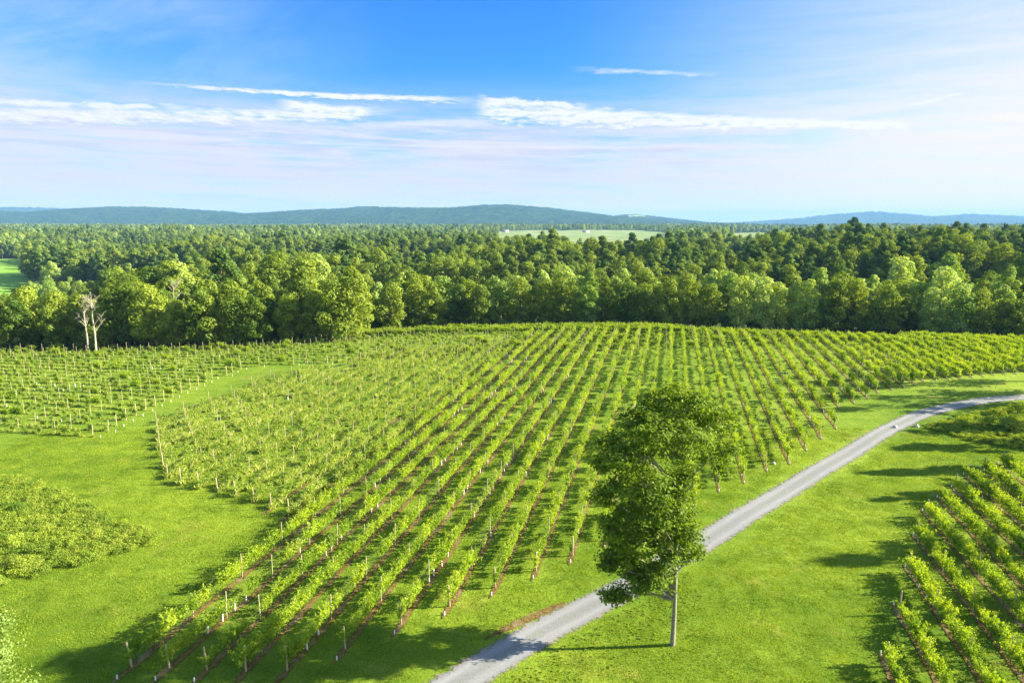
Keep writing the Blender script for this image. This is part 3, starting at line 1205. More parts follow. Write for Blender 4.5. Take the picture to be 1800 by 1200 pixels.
pm, em = post_mesh(), end_post_mesh(0)
sel = set(rank_in_frame(posts, 3))
for j in sorted(sel):
    blk, r_, n, x, y, z, rz, s_, end, ang = posts[j]
    if end:
        o = link('end_post', em, None, (x, y, z), 0, s_)
        o.rotation_euler = (random.uniform(-.03, .03), random.uniform(-.13, -.02), ang)
        tag(o, 'thick pale wooden end post %s' % WHERE[blk].format(r=nth(r_)) if blk != 'right' else 'pale wooden end post %s' % WHERE[blk].format(r=nth(r_)),
            'post', 'wooden end posts of the vine rows')
    else:
        o = link('trellis_post', pm, None, (x, y, z), rz, s_)
        o.rotation_euler = (random.uniform(-.03, .03), random.uniform(-.03, .03), rz)
        tag(o, 'thin wooden trellis post, %s %s' % (nth(n), WHERE[blk].format(r=nth(r_))), 'post', 'wooden trellis posts standing in the rows')
rest = [posts[j] for j in range(len(posts)) if j not in sel]
scatter('trellis_posts', 'many further thin wooden posts along the distant vine rows', [t[3:6] for t in rest], [t[6] for t in rest],
        [t[7] for t in rest], [int(t[8]) for t in rest], [pm, em])

# trellis wires of the open rows, one thing per row (two strands)
for blk, i, p, d, L in rows:
    if not (blk == 'young' or (blk == 'main' and i < 16)):
        continue
    b = MB()
    st_ = 5.6 if blk == 'young' else 6.4
    s_ = np.arange(0, L, st_)
    if len(s_) < 2:
        continue
    q = p[None] + s_[:, None] * d[None]
    zq = terr(q[:, 0], q[:, 1])
    for hh in (0.95, 1.75):
        b.tube(np.c_[q, zq + hh], 0.006, 4, 0, 0.5, cap=False)
    tag(b.build('trellis_wire', M['wire']), 'thin dark trellis wires %s' % WHERE[blk].format(r=nth(i + 1 if blk == 'main' else i)), 'wire', 'trellis wires strung along the rows')


# grow tubes
def tube_mesh():
    b = MB()
    b.tube([[0, 0, -.02], [0, 0, 0.62], [0, 0, 0.63]], [0.055, 0.055, 0.045], 8)
    return b.mesh('grow_tube', [M['tube']], True)


tm = tube_mesh()
sel = set(rank_in_frame(tubes, 3))
for j in sorted(sel):
    blk, r_, n, x, y, z, s_ = tubes[j]
    o = link('grow_tube', tm, None, (x, y, z), 0, s_)
    o.rotation_euler = (random.uniform(-.08, .08), random.uniform(-.08, .08), random.uniform(0, 6))
    tag(o, 'white tube by the %s vine %s' % (nth(n), WHERE[blk].format(r=nth(r_))), 'grow tube', 'white grow tubes around young vines')
rest = [tubes[j] for j in range(len(tubes)) if j not in sel]
if rest:
    scatter('grow_tubes', 'further white grow tubes dotted through the far rows', [t[3:6] for t in rest], [0.0] * len(rest), [t[6] for t in rest], [0] * len(rest), [tm])


# white anchor stakes in front of the end posts
def stake_mesh():
    b = MB()
    b.tube([[0, 0, -0.1], [0.03, 0, 0.34], [0.032, 0, 0.36]], [0.05, 0.05, 0.035], 6)
    return b.mesh('anchor_stake', [M['white']], True)


sm = stake_mesh()
for blk, r_, x, y, z in markers:
    px, py, t = proj(x, y, z)
    if not (-5 < px < 1805 and 0 < py < 1200) or blk in ('back', 'young'):
        continue
    if t > 150:
        continue
    o = link('anchor_stake', sm, None, (x, y, z), math.atan2(A[1], A[0]))
    tag(o, 'short white anchor stake at the end %s' % WHERE[blk].format(r=nth(r_)) if blk != 'right' else 'short white anchor stake at the end %s' % WHERE[blk].format(r=nth(r_)),
        'stake', 'white anchor stakes at the row ends')

# ------------------------------------------------------------------ grass and weeds
def tuft_mesh(seed, n, h, w, R, mat, name):
    r = np.random.default_rng(seed)
    b = MB()
    C = r.uniform(-R, R, (n, 2))
    a = r.uniform(0, 6.28, n)
    lean = r.uniform(0.1, 0.75, n)
    la = r.uniform(0, 6.28, n)
    hh = h * r.uniform(0.5, 1.2, n)
    wv = np.stack([np.cos(a), np.sin(a), np.zeros(n)], 1) * w * 0.5
    base = np.c_[C, np.full(n, -0.01)]
    tip = base + np.stack([np.cos(la) * lean * hh, np.sin(la) * lean * hh, hh], 1)
    midp = base + np.stack([np.cos(la) * lean * hh * .3, np.sin(la) * lean * hh * .3, hh * 0.6], 1)
    V = np.stack([base - wv, base + wv, midp + wv * 0.8, tip], 1)
    V2 = np.stack([base - wv, midp + wv * 0.8, tip, midp - wv * 0.8], 1)
    V = np.concatenate([V, V2]).reshape(-1, 3)
    b.add(V, np.arange(len(V)).reshape(-1, 4), 0, np.tile(r.random(n), 2))
    return b.mesh(name, [mat])


lawn = [tuft_mesh(300 + i, 190, 0.10, 0.022, 0.75, M['blade'], 'grass_tuft') for i in range(5)]
pts = []
cx_, cy_ = np.meshgrid(np.arange(-70, 80, 1.05), np.arange(34, 100, 1.05))
G = np.stack([cx_.ravel(), cy_.ravel()], 1) + rng.uniform(-.4, .4, (cx_.size, 2))
px, py, t = proj(G[:, 0], G[:, 1], terr(G[:, 0], G[:, 1]))
keep = (px > -60) & (px < 1860) & (py < 1240) & (road_dist(G[:, 0], G[:, 1]) > 2.5)
G = G[keep]
# keep the soil strips clear
cc, sss = G @ B, G @ A
onrow = np.zeros(len(G), bool)
for blk, i, p, d, L in rows:
    if blk in ('main', 'right'):
        rel = G - p
        al = rel @ d
        ac = np.abs(rel @ np.array([d[1], -d[0]]))
        onrow |= (al > -1.9) & (al < L) & (ac < 0.6)
G = G[~onrow]
scatter('grass', 'short mown bright green grass between the rows and beside the road', np.c_[G, terr(G[:, 0], G[:, 1])],
        rng.uniform(0, 6.28, len(G)), rng.uniform(0.8, 1.25, len(G)), rng.integers(0, 5, len(G)), lawn)

# taller pale grass: bank under the big tree, and weeds in the young block rows
tallm = [tuft_mesh(400 + i, 80, 0.42, 0.03, 0.22, M['tall'], 'tall_grass_tuft') for i in range(4)]
TG = []
for _ in range(2600):
    qx, qy = rng.uniform(-1.5, 16), rng.uniform(38, 58)
    rd = road_dist(qx, qy)[0]
    side = (qx - RC[np.argmin(np.hypot(RC[:, 0] - qx, RC[:, 1] - qy))][0]) > 0
    if side and 2.3 < rd < 6.5 and rng.random() < (1.0 - (rd - 2.3) / 5):
        TG.append((qx, qy, rng.uniform(.12, .26)))
for blk, i, p, d, L in rows:
    if blk == 'young':
        for s in np.arange(0, L, 0.40):
            nz_ = math.sin(s * 0.21 + i * 1.7) + math.sin(s * 0.47 + i)
            if rng.random() < 0.62 + 0.3 * nz_ and nz_ > -1.3:
                q = p + d * s + rng.normal(0, 0.07, 2)
                TG.append((q[0], q[1], rng.uniform(0.8, 1.6) * (1.25 if i < 14 else 0.75)))
    if blk == 'left':
        for s in np.arange(0, L, 0.8):
            if rng.random() < 0.8:
                q = p + d * s + rng.normal(0, 0.12, 2)
                TG.append((q[0], q[1], rng.uniform(0.5, 1.0)))
TG = np.array(TG)
scatter('tall_grass', 'tall pale grass and weeds along the young rows and the road bank', np.c_[TG[:, :2], terr(TG[:, 0], TG[:, 1])],
        rng.uniform(0, 6.28, len(TG)), TG[:, 2], rng.integers(0, 4, len(TG)), tallm)

# ------------------------------------------------------------------ shrubs and scrub
def shrub_mesh(seed, R, h, n, mat, leaf=0.16, name='shrub'):
    r = np.random.default_rng(seed)
    b = MB()
    nl = 9
    lc = np.stack([r.normal(0, R * 0.45, nl), r.normal(0, R * 0.45, nl), h * r.uniform(0.25, 0.7, nl)], 1)
    lr = R * r.uniform(0.35, 0.6, nl)
    lc[0] = (0, 0, h * .5)
    per = n // nl
    for c_, q_ in zip(lc, lr):
        dvec = r.normal(size=(per, 3))
        dvec /= np.linalg.norm(dvec, axis=1)[:, None]
        dvec[:, 2] = np.abs(dvec[:, 2]) * 1.0 - 0.15
        rad = q_ * r.uniform(0.6, 1.08, per)
        C = c_ + dvec * rad[:, None]
        C[:, 2] = np.maximum(C[:, 2], 0.05)
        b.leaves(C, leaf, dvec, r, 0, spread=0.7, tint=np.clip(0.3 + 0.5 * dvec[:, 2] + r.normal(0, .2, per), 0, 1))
    return b


def px_region(poly, n, seed):
    """n random terrain points inside a photo polygon"""
    r = np.random.default_rng(seed)
    P = np.array([ground_at(*p) for p in poly])
    lo, hi = P.min(0), P.max(0)
    out = []
    while len(out) < n:
        q = r.uniform(lo, hi)
        ins = False
        j = len(P) - 1
        for i in range(len(P)):
            if (P[i, 1] > q[1]) != (P[j, 1] > q[1]) and q[0] < (P[j, 0] - P[i, 0]) * (q[1] - P[i, 1]) / (P[j, 1] - P[i, 1]) + P[i, 0]:
                ins = not ins
            j = i
        if ins:
            out.append(q)
    return np.array(out)


scrub_src = [shrub_mesh(500 + i, 0.75, 0.55, 520, M['scrub'], 0.10).mesh('scrub_plant', [M['scrub']]) for i in range(5)]
left_poly = [(-120, 820), (0, 838), (60, 850), (110, 868), (145, 885), (190, 912), (240, 928), (282, 942), (270, 957), (200, 977), (120, 998), (50, 1018), (-10, 1030), (-140, 1040)]
S1 = px_region(left_poly, 1500, 1)
scatter('scrub', 'dense tangle of low green weeds and brambles beside the lawn', np.c_[S1, terr(S1[:, 0], S1[:, 1])], rng.uniform(0, 6.28, len(S1)),
        rng.uniform(0.5, 1.15, len(S1)), rng.integers(0, 5, len(S1)), scrub_src)
right_poly = [(1625, 752), (1660, 735), (1740, 722), (1810, 712), (1950, 712), (1950, 800), (1800, 792), (1700, 772)]
S2 = px_region(right_poly, 700, 2)
scatter('scrub', 'rough green scrub beside the bend of the road ', np.c_[S2, terr(S2[:, 0], S2[:, 1])], rng.uniform(0, 6.28, len(S2)),
        rng.uniform(0.5, 1.1, len(S2)), rng.integers(0, 5, len(S2)), scrub_src)
bush_m = [(shrub_mesh(520 + i, 1.6, 2.1, 1500, M['scrub'], 0.17).mesh('foliage', [M['scrub']])) for i in range(4)]


def stem_mesh():
    b = MB()
    for a in range(4):
        an = a * 1.6
        b.tube([[0, 0, -.1], [math.cos(an) * .25, math.sin(an) * .25, .6], [math.cos(an) * .6, math.sin(an) * .6, 1.2]], [.05, .035, .02], 5)
    return b.mesh('stem', [M['bark']])


stm = stem_mesh()
bushes = [(30, 900, .9, 'weedy patch by the lawn, far back at the frame edge'), (20, 960, 1.2, 'weedy patch by the lawn, against the frame edge'), (75, 975, 1.0, 'weedy patch by the lawn, second from the frame edge'),
          (125, 960, 1.0, 'middle of the weedy patch by the lawn'), (165, 950, .95, 'weedy patch by the lawn, between middle and tip'), (205, 958, .8, 'front edge of the weedy patch by the lawn'), (245, 948, .7, 'pointed tip of the weedy patch by the lawn'),
          (110, 890, .8, 'upper edge of the weedy patch by the lawn'), (30, 1000, 1.0, 'lower edge of the weedy patch by the lawn'),
          (1780, 758, 1.5, 'road bend scrub, largest, at the frame edge'), (1735, 752, 1.1, 'road bend scrub, next to the largest one'), (1690, 752, .8, 'road bend scrub, near its pointed tip'),
          (1790, 728, 1.2, 'road bend scrub, at the gravel and frame edge'), (1755, 730, .9, 'road bend scrub, beside the shaded gravel')]
for n, (px, py, s_, wh) in enumerate(bushes):
    x, y = ground_at(px, py)
    root = link('bush', None, None, (x, y, float(terr(x, y))), rng.uniform(0, 6.28), s_ * (0.62 if px < 900 else 0.9))
    link('foliage', bush_m[n % 4], root)
    link('stem', stm, root)
    tag(root, 'rounded green bush in the ' + wh, 'bush', 'bushes in the scrub patches')

# ------------------------------------------------------------------ trees
def limb(b, p0, p1, r0, r1, r, seg=5, wob=0.08, n=5, mat=0):
    p0, p1 = np.array(p0, float), np.array(p1, float)
    t = np.linspace(0, 1, n)[:, None]
    L = np.linalg.norm(p1 - p0)
    P = p0 + (p1 - p0) * t
    P[:, 2] += (np.sin(t[:, 0] * math.pi) * L * 0.08)
    P[1:-1] += r.normal(0, wob * L / n, (n - 2, 3))
    b.tube(P, np.linspace(r0, r1, n), seg, mat)
    return P


def forest_tree(seed, kind, h, R, nleaf, leaf):
    r = np.random.default_rng(seed)
    cr, tk = MB(), MB()
    if kind == 'pine':
        base = 0.42
        nl = 15
    elif kind == 'column':
        base = 0.12
        nl = 16
    else:
        base = 0.16
        nl = 18
    lobes = []
    for i in range(nl):
        f = (i + 0.5) / nl
        zz = h * (base + (0.97 - base) * f)
        if kind == 'pine':
            env = R * (0.45 + 0.75 * math.sin(math.pi * min(1, (f + .12))) ** 0.8) * 0.75
        elif kind == 'column':
            env = R * (math.sin(math.pi * (0.12 + 0.80 * f)) ** 0.6)
        else:
            env = R * (math.sin(math.pi * (0.18 + 0.74 * f)) ** 0.7)
        a = i * 2.4 + r.uniform(-.5, .5)
        off_ = env * r.uniform(0.35, 0.8) if f < 0.9 else env * 0.2
        lr = (R * r.uniform(0.30, 0.52)) if kind != 'pine' else R * r.uniform(0.28, 0.42)
        lobes.append((np.array([math.cos(a) * off_, math.sin(a) * off_, zz - lr * 0.3]), lr))
    tp = np.array([[0, 0, -0.5], [r.normal(0, .1), r.normal(0, .1), h * 0.3], [r.normal(0, .25), r.normal(0, .25), h * 0.62], [r.normal(0, .2), r.normal(0, .2), h * 0.93]])
    tr = 0.011 * h + 0.05
    tk.tube(tp, [tr * 1.2, tr * 0.9, tr * 0.5, tr * 0.12], 6)
    tot = sum(l[1] ** 2 for l in lobes)
    for c_, lr in lobes:
        n = int(nleaf * lr * lr / tot)
        d_ = r.normal(size=(n, 3))
        d_ /= np.linalg.norm(d_, axis=1)[:, None]
        # bumpy lobe: sub-clumps
        sub = r.normal(size=(8, 3))
        sub /= np.linalg.norm(sub, axis=1)[:, None]
        bump = np.max(d_ @ sub.T, axis=1)
        rad = lr * (0.72 + 0.42 * np.clip(bump, 0, 1) ** 3) * r.uniform(0.80, 1.06, n)
        sq = np.array([1, 1, 0.62 if kind == 'pine' else 0.82])
        C = c_ + d_ * rad[:, None] * sq
        N = d_ * np.array([1, 1, 1.2]) + np.array([0, 0, 0.25])
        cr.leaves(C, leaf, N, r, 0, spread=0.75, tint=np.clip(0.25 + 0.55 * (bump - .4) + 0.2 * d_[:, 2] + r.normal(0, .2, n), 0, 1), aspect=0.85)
        hgt = max(0.5, c_[2] - np.hypot(c_[0], c_[1]) * 0.7)
        hgt = min(hgt, h * 0.9)
        ax = np.array([np.interp(hgt, tp[:, 2], tp[:, 0]), np.interp(hgt, tp[:, 2], tp[:, 1]), hgt])
        limb(tk, ax, c_, tr * 0.35, tr * 0.1, r, 4, n=4)
    return cr, tk


FT = {}
specs = {'broadleaf': [('round', 18, 5.2), ('round', 17, 5.8), ('round', 20, 5.5), ('column', 19, 4.6), ('round', 16, 4.8), ('column', 21, 5.0)],
         'pale': [('column', 20, 4.4), ('round', 19, 4.8), ('column', 18, 4.0), ('round', 20, 5.2)],
         'pine': [('pine', 22, 4.6), ('pine', 20, 4.2), ('pine', 24, 5.0)]}
for fam, lst in specs.items():
    mt = {'broadleaf': M['broad'], 'pale': M['pale'], 'pine': M['pine']}[fam]
    FT[fam] = []
    for i, (kd, h_, R_) in enumerate(lst):
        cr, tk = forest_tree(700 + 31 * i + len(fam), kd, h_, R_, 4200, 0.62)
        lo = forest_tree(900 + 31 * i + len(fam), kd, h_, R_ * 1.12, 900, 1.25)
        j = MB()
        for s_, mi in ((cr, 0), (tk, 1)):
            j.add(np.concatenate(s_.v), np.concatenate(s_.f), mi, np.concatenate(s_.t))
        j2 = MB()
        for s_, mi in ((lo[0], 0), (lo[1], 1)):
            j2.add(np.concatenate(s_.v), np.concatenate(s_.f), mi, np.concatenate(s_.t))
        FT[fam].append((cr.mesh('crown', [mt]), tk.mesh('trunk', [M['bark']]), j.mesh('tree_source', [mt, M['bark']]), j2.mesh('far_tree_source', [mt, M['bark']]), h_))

forest = []    # (x, y, family, scale, zone)


def edge_y(x):
    """where the woods begin behind the crest"""
    e = crest_y(x) + np.where(x < -41, 15, 27)
    return e


def px_of(x, y):
    return proj(x, y, terr(x, y))[0]


def add_tree(x, y, fam, s):
    forest.append((float(x), float(y), fam, float(s)))


# hand-placed front ranks, following the photo from left to right
for x in np.arange(-178, -44, 6.6):           # left woods, front edge
    add_tree(x + rng.uniform(-1.5, 1.5), float(edge_y(x)) + rng.uniform(0, 4), 'broadleaf', rng.uniform(0.62, 1.0) * (0.85 if x < -112 else 1.0))
for x in np.arange(-175, -38, 7.2):
    add_tree(x + rng.uniform(-1.5, 1.5), float(edge_y(x)) + 11 + rng.uniform(-2, 3), 'broadleaf', rng.uniform(0.75, 1.08) * (0.82 if x < -118 else 1.0))
for x in np.arange(-38, 175, 6.8):            # right woods, front edge
    add_tree(x + rng.uniform(-1.5, 1.5), 214 + rng.uniform(0, 5) - 0.0012 * (x - 20) ** 2, 'broadleaf' if rng.random() < .55 or x < -5 else 'pale', rng.uniform(0.72, 0.92))
for x in np.arange(-34, 180, 7.0):
    add_tree(x + rng.uniform(-1.5, 1.5), 225 + rng.uniform(-1, 3) - 0.0012 * (x - 20) ** 2, 'pale' if rng.random() < .8 and x > -5 else 'broadleaf', rng.uniform(0.72, 1.15))
for x in (-46, -41.5):                            # the two trees closing the left woods
    add_tree(x, 176 + (x + 46) * .4, 'broadleaf', 0.95)
for x in np.arange(-45, 230, 7.0):
    add_tree(x, 236 + rng.uniform(-3, 3) - 0.0012 * (x - 20) ** 2, 'pale' if rng.random() < .45 else 'broadleaf', rng.uniform(0.85, 1.1))

# the woods are a mosaic of stands: each stand has its own mix, height and density
CELL = np.stack([rng.uniform(-1300, 1300, 1500), rng.uniform(200, 1500, 1500)], 1)
CELLV = np.stack([rng.choice([0.62, 0.8, 0.95, 1.1, 1.28], 1500), rng.random(1500), rng.random(1500)], 1)


def stand(x, y):
    x, y = np.asarray(x), np.asarray(y)
    i = np.argmin((x[:, None] - CELL[None, :, 0]) ** 2 + (y[:, None] - CELL[None, :, 1]) ** 2, axis=1)
    return CELLV[i]


# forest interior by jittered grid
def fill(y0, y1, step, far=False):
    n = 0
    for y in np.arange(y0, y1, step):
        half = y * 0.86 + 25
        xs_ = np.arange(-half, half * 1.03, step)
        xj = xs_ + rng.uniform(-.42, .42, len(xs_)) * step
        yj = y + rng.uniform(-.42, .42, len(xs_)) * step
        f = in_field(xj, yj)
        z = terr(xj, yj)
        wood = f == 0
        wood &= yj > np.where(xj < -41, crest_y(xj) + 30, 243 - 0.0012 * (xj - 20) ** 2)
        # shaded glade in front of the dark pine wall on the right
        edge = 322 + 0.25 * np.maximum(0, -xj) - 0.05 * np.maximum(0, xj - 80)
        glade = (xj > -70) & (yj > 252) & (yj < edge)
        wood &= ~(glade & (rng.random(len(xj)) < 0.93))
        sv = stand(xj, yj) if not far else np.stack([rng.choice([.8, 1.0, 1.15], len(xj)), rng.random(len(xj)), rng.random(len(xj))], 1)
        wood &= ~((sv[:, 2] > 0.90) & (rng.random(len(xj)) < 0.75) & (yj > 300))
        for xx, yy, w, s3 in zip(xj, yj, wood, sv):
            if not w:
                continue
            q = rng.random()
            patch_ = math.sin(xx / 95 + 0.7) + math.sin(yy / 130 + xx / 210)
            if xx > -70 and yy > 300 and yy < 700:
                fam = 'pine' if q < 0.28 else 'broadleaf'
            elif yy > 380:
                fam = ('pine' if q < 0.8 else 'broadleaf') if s3[1] < 0.2 else (('broadleaf' if q < .9 else 'pine') if s3[1] < 0.8 else ('pale' if q < .7 else 'broadleaf'))
            else:
                fam = 'broadleaf' if q < 0.88 else ('pale' if q < .94 else 'pine')
            add_tree(xx, yy, fam, rng.uniform(0.8, 1.15) * (0.62 if (xx / yy < -0.60 and yy < 430) else 1.0) * (s3[0] if not (xx > -70 and 300 < yy < 420) else 1.0))


fill(195, 620, 8.4)
fill(620, 1300, 10.5)
n_near = len(forest)
fill(1300, 4300, 19, True)
print('forest', n_near, len(forest))

FP = np.array([[t[0], t[1]] for t in forest])
FZ = terr(FP[:, 0], FP[:, 1])
px, py, tt = proj(FP[:, 0], FP[:, 1], FZ + 16)
ok = (px > -40) & (px < 1840)
order = np.argsort(np.where(ok, tt, 1e6))[:300]
sel = sorted(int(j) for j in order)
# ranks front to back, then left to right inside each rank, for the labels
rank_edges = [0, 190, 203, 216, 229, 242, 256, 275, 300, 330, 400, 700]
by_rank = {}
for j in sel:
    dpt = FP[j, 1] + 0.0012 * (FP[j, 0] - 20) ** 2 if FP[j, 0] > -41 else FP[j, 1] - crest_y(FP[j, 0]) + 176
    rk = int(np.searchsorted(rank_edges, dpt))
    wing = 'left' if FP[j, 0] < -41 else 'right'
    by_rank.setdefault((wing, rk), []).append(j)
lab = {}
LOOK = {'broadleaf': ['round leafy', 'broad green', 'tall round', 'narrow green', 'low bushy', 'tall narrow'], 'pale': ['pale slim', 'pale round', 'pale narrow', 'pale broad'],
        'pine': ['dark plumed', 'dark slim', 'tall dark']}
wings = {}
for (wing, rk), js in by_rank.items():
    wings.setdefault(wing, []).append(rk)
for wing in wings:
    for q, rk in enumerate(sorted(wings[wing])):
        for n, j in enumerate(sorted(by_rank[wing, rk], key=lambda a: px[a])):
            lab[j] = (nth(n + 1), nth(q + 1), wing)
protos = {}
for j in sel:
    x, y, fam, s_ = forest[j]
    v = int(rng.integers(len(FT[fam])))
    mc, mt_, _, _, h_ = FT[fam][v]
    z = float(FZ[j])
    if (fam, v) not in protos:
        nm = {'broadleaf': 'broadleaf_tree', 'pale': 'broadleaf_tree', 'pine': 'pine_tree'}[fam]
        root = link(nm, None, None, (x, y, z), rng.uniform(0, 6.28), s_)
        kids = [link('crown', mc, root), link('trunk', mt_, root)]
        protos[fam, v] = (root, kids)
        o = root
    else:
        o = copy_thing(protos[fam, v][0], protos[fam, v][1], (x, y, z), rng.uniform(0, 6.28), s_)
    o.scale = (s_ * rng.uniform(.9, 1.12), s_ * rng.uniform(.9, 1.12), s_)
    a, bq, wing = lab[j]
    tag(o, '%s %s, %s from the bright field side, %s rank, woods behind %s block' % (LOOK[fam][v], 'pine' if fam == 'pine' else 'tree', a, bq, 'young' if wing == 'left' else 'main'), 'tree', 'trees of the woods behind the vineyard')
sset = set(sel)
src, st = [], {}
for fam in FT:
    st[fam] = len(src)
    src += [t[2] for t in FT[fam]]
rest = [j for j in range(n_near) if j not in sset]
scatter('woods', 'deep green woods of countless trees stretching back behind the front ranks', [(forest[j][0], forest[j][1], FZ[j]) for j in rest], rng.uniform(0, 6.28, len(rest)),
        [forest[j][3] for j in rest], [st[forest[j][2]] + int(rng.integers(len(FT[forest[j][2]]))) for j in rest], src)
src, st = [], {}
for fam in FT:
    st[fam] = len(src)
    src += [t[3] for t in FT[fam]]
rest = [j for j in range(n_near, len(forest)) if j not in sset]
scatter('distant_woods', 'hazy far-off woodland covering the plain up to the blue hills', [(forest[j][0], forest[j][1], FZ[j]) for j in rest], rng.uniform(0, 6.28, len(rest)),
        [forest[j][3] * 1.15 for j in rest], [st[forest[j][2]] + int(rng.integers(len(FT[forest[j][2]]))) for j in rest], src)


# dead trees
def dead_tree(px, py, Yt, h_, label, seed):
    r = np.random.default_rng(seed)
    x, _ = at_plane(px, py, Yt)
    z = float(terr(x, Yt))
    root = link('dead_tree', None, None, (x, Yt, z))
    tk, br = MB(), MB()
    tp = np.array([[0, 0, -.4], [.1, 0, h_ * .3], [-.1, .1, h_ * .6], [.2, 0, h_]])
    tk.tube(tp, [.28, .22, .14, .03], 6)
    for i in range(16):
        f = r.uniform(.3, .95)
        a = r.uniform(0, 6.28)
        p0 = np.array([np.interp(f * h_, tp[:, 2], tp[:, 0]), 0, f * h_])
        L = h_ * (1 - f * .6) * r.uniform(.25, .42)
        p1 = p0 + np.array([math.cos(a) * L * .7, math.sin(a) * L * .7, L * .75])
        limb(br, p0, p1, .10, .03, r, 4)
        for q in range(3):
            p2 = p0 + (p1 - p0) * r.uniform(.4, .9)
            limb(br, p2, p2 + r.normal(0, L * .25, 3) + np.array([0, 0, L * .2]), .05, .015, r, 4, n=3)
    tk.build('trunk', M['dead'], root)
    br.build('branches', M['dead'], root)
    tag(root, label, 'tree')


for a_ in ((165, 580, 167, 15, 'bare pale dead tree standing in front of the woods', 1), (152, 590, 168, 13, 'slimmer bare dead tree beside the paler one', 2),
           (305, 520, 190, 19, 'bare pale branches rising out of the middle of the woods', 3)):
    dead_tree(*a_)

# ------------------------------------------------------------------ the big tree beside the road
TX, TY = ground_at(1182, 1133)
TZ = float(terr(TX, TY))
print('tree at', TX, TY)
hero = link('roadside_tree', None, None, (TX, TY, TZ))
tag(hero, 'tall leafy tree with slim bare trunk standing alone beside the gravel road', 'tree')
LOBES = [(1198, 905, 28, -1.3, .9), (1208, 932, 26, -1.6, .9), (1188, 872, 28, -1.8, .9), (1196, 845, 26, -1.4, .8), (1178, 985, 22, -1.0, .9), (1136, 716, 28, 1.2, .7), (1248, 722, 28, .8, .5), (1190, 745, 30, -1.5, .6), (1190, 688, 24, 0, .8), (1160, 704, 27, .8, .9), (1222, 706, 26, -.8, .9), (1195, 725, 34, 1.0, 1),
         (1118, 742, 34, 1, 1), (1078, 775, 30, -1, 1), (1062, 812, 26, .5, 1.1), (1125, 785, 40, 2.4, 1), (1150, 758, 38, -2.2, 1), (1100, 800, 38, -2.5, 1.2),
         (1235, 745, 36, 1.8, .55), (1268, 738, 28, -.5, .5), (1286, 785, 24, .5, .5), (1252, 795, 30, 1.2, .45), (1215, 770, 36, -2.4, .6), (1272, 820, 20, -.8, .55), (1190, 790, 38, .6, .9),
         (1100, 850, 42, 0, 1.25), (1062, 868, 24, 1.5, 1.1), (1140, 858, 42, -2.6, 1.1), (1175, 845, 38, 2.9, .9), (1120, 905, 44, 1.2, 1.3), (1078, 925, 28, -1.5, 1.2),
         (1165, 900, 38, -2.6, 1), (1200, 868, 26, .5, .75), (1205, 830, 26, -1.2, .6), (1150, 890, 36, 2.6, 1),
         (1092, 962, 34, .5, 1.3), (1135, 950, 40, -1.6, 1.2), (1165, 945, 34, 2.2, 1), (1202, 945, 26, -.4, 1), (1222, 968, 17, .8, 1), (1070, 990, 20, -.2, 1.1), (1115, 990, 26, 1.4, 1.1), (1195, 975, 22, 1.6, .8),
         (1150, 1000, 24, 0, 1.1), (1110, 1012, 22, .3, 1.1), (1128, 1025, 22, .2, 1.2), (1090, 1040, 22, .4, 1.3), (1070, 1045, 14, .2, 1.1), (1148, 1018, 18, -.4, 1.0), (1168, 1005, 16, .4, .7), (1186, 1030, 9, .3, .6)]
r = np.random.default_rng(77)
crown, trunk, branches = MB(), MB(), MB()
tz = np.array([-0.4, 0, 2.5, 5, 8, 11, 14, 17, 19.2])
bx = np.array([0, 0, .05, .02, -.08, .0, .12, .1, .15])
by = np.array([0, 0, .02, .05, .0, -.1, -.05, .1, .1])
tp = np.stack([bx, by, tz], 1)
trunk.tube(tp, [0.30, 0.20, 0.155, 0.14, 0.125, 0.10, 0.075, 0.045, 0.015], 10)
for (lx, ly, lr, dyy, dens) in LOBES:
    wx, wz = at_plane(lx, ly, TY + dyy)
    c_ = np.array([wx - TX, dyy, wz - TZ])
    R_ = lr / 24.5
    hd = math.hypot(c_[0], c_[1])
    hz = min(max(3.6, c_[2] - hd * 0.75 - 0.3), 18.5)
    p0 = np.array([np.interp(hz, tz, bx), np.interp(hz, tz, by), hz])
    limb(branches, p0, c_, 0.035 + 0.012 * hd, 0.02, r, 6, n=7, wob=.12)
    ncl = int((19 if ly > 890 else 14) * R_ * R_ * dens) + 4
    for q in range(ncl):
        d_ = r.normal(size=3)
        d_ /= np.linalg.norm(d_)
        cc_ = c_ + d_ * R_ * r.uniform(0.35, 1.0) * np.array([1.0, 1.0, 0.8])
        if r.random() < .55:
            limb(branches, c_ + (cc_ - c_) * .1, cc_, 0.02, 0.008, r, 4, n=3)
        nl = int(r.uniform(26, 66))
        cr_ = r.uniform(0.28, 0.50)
        L_ = r.normal(size=(nl, 3)) * np.array([cr_, cr_, cr_ * 0.42]) * 0.75
        crown.leaves(cc_ + L_, r.choice([0.17, 0.2, 0.23]), np.array([0, 0, 0.8]) + d_ * 0.5, r, 0, spread=0.75,
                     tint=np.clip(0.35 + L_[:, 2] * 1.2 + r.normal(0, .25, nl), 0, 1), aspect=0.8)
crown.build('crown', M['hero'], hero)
trunk.build('trunk', M['hero_bark'], hero, True)
branches.build('branches', M['hero_bark'], hero)

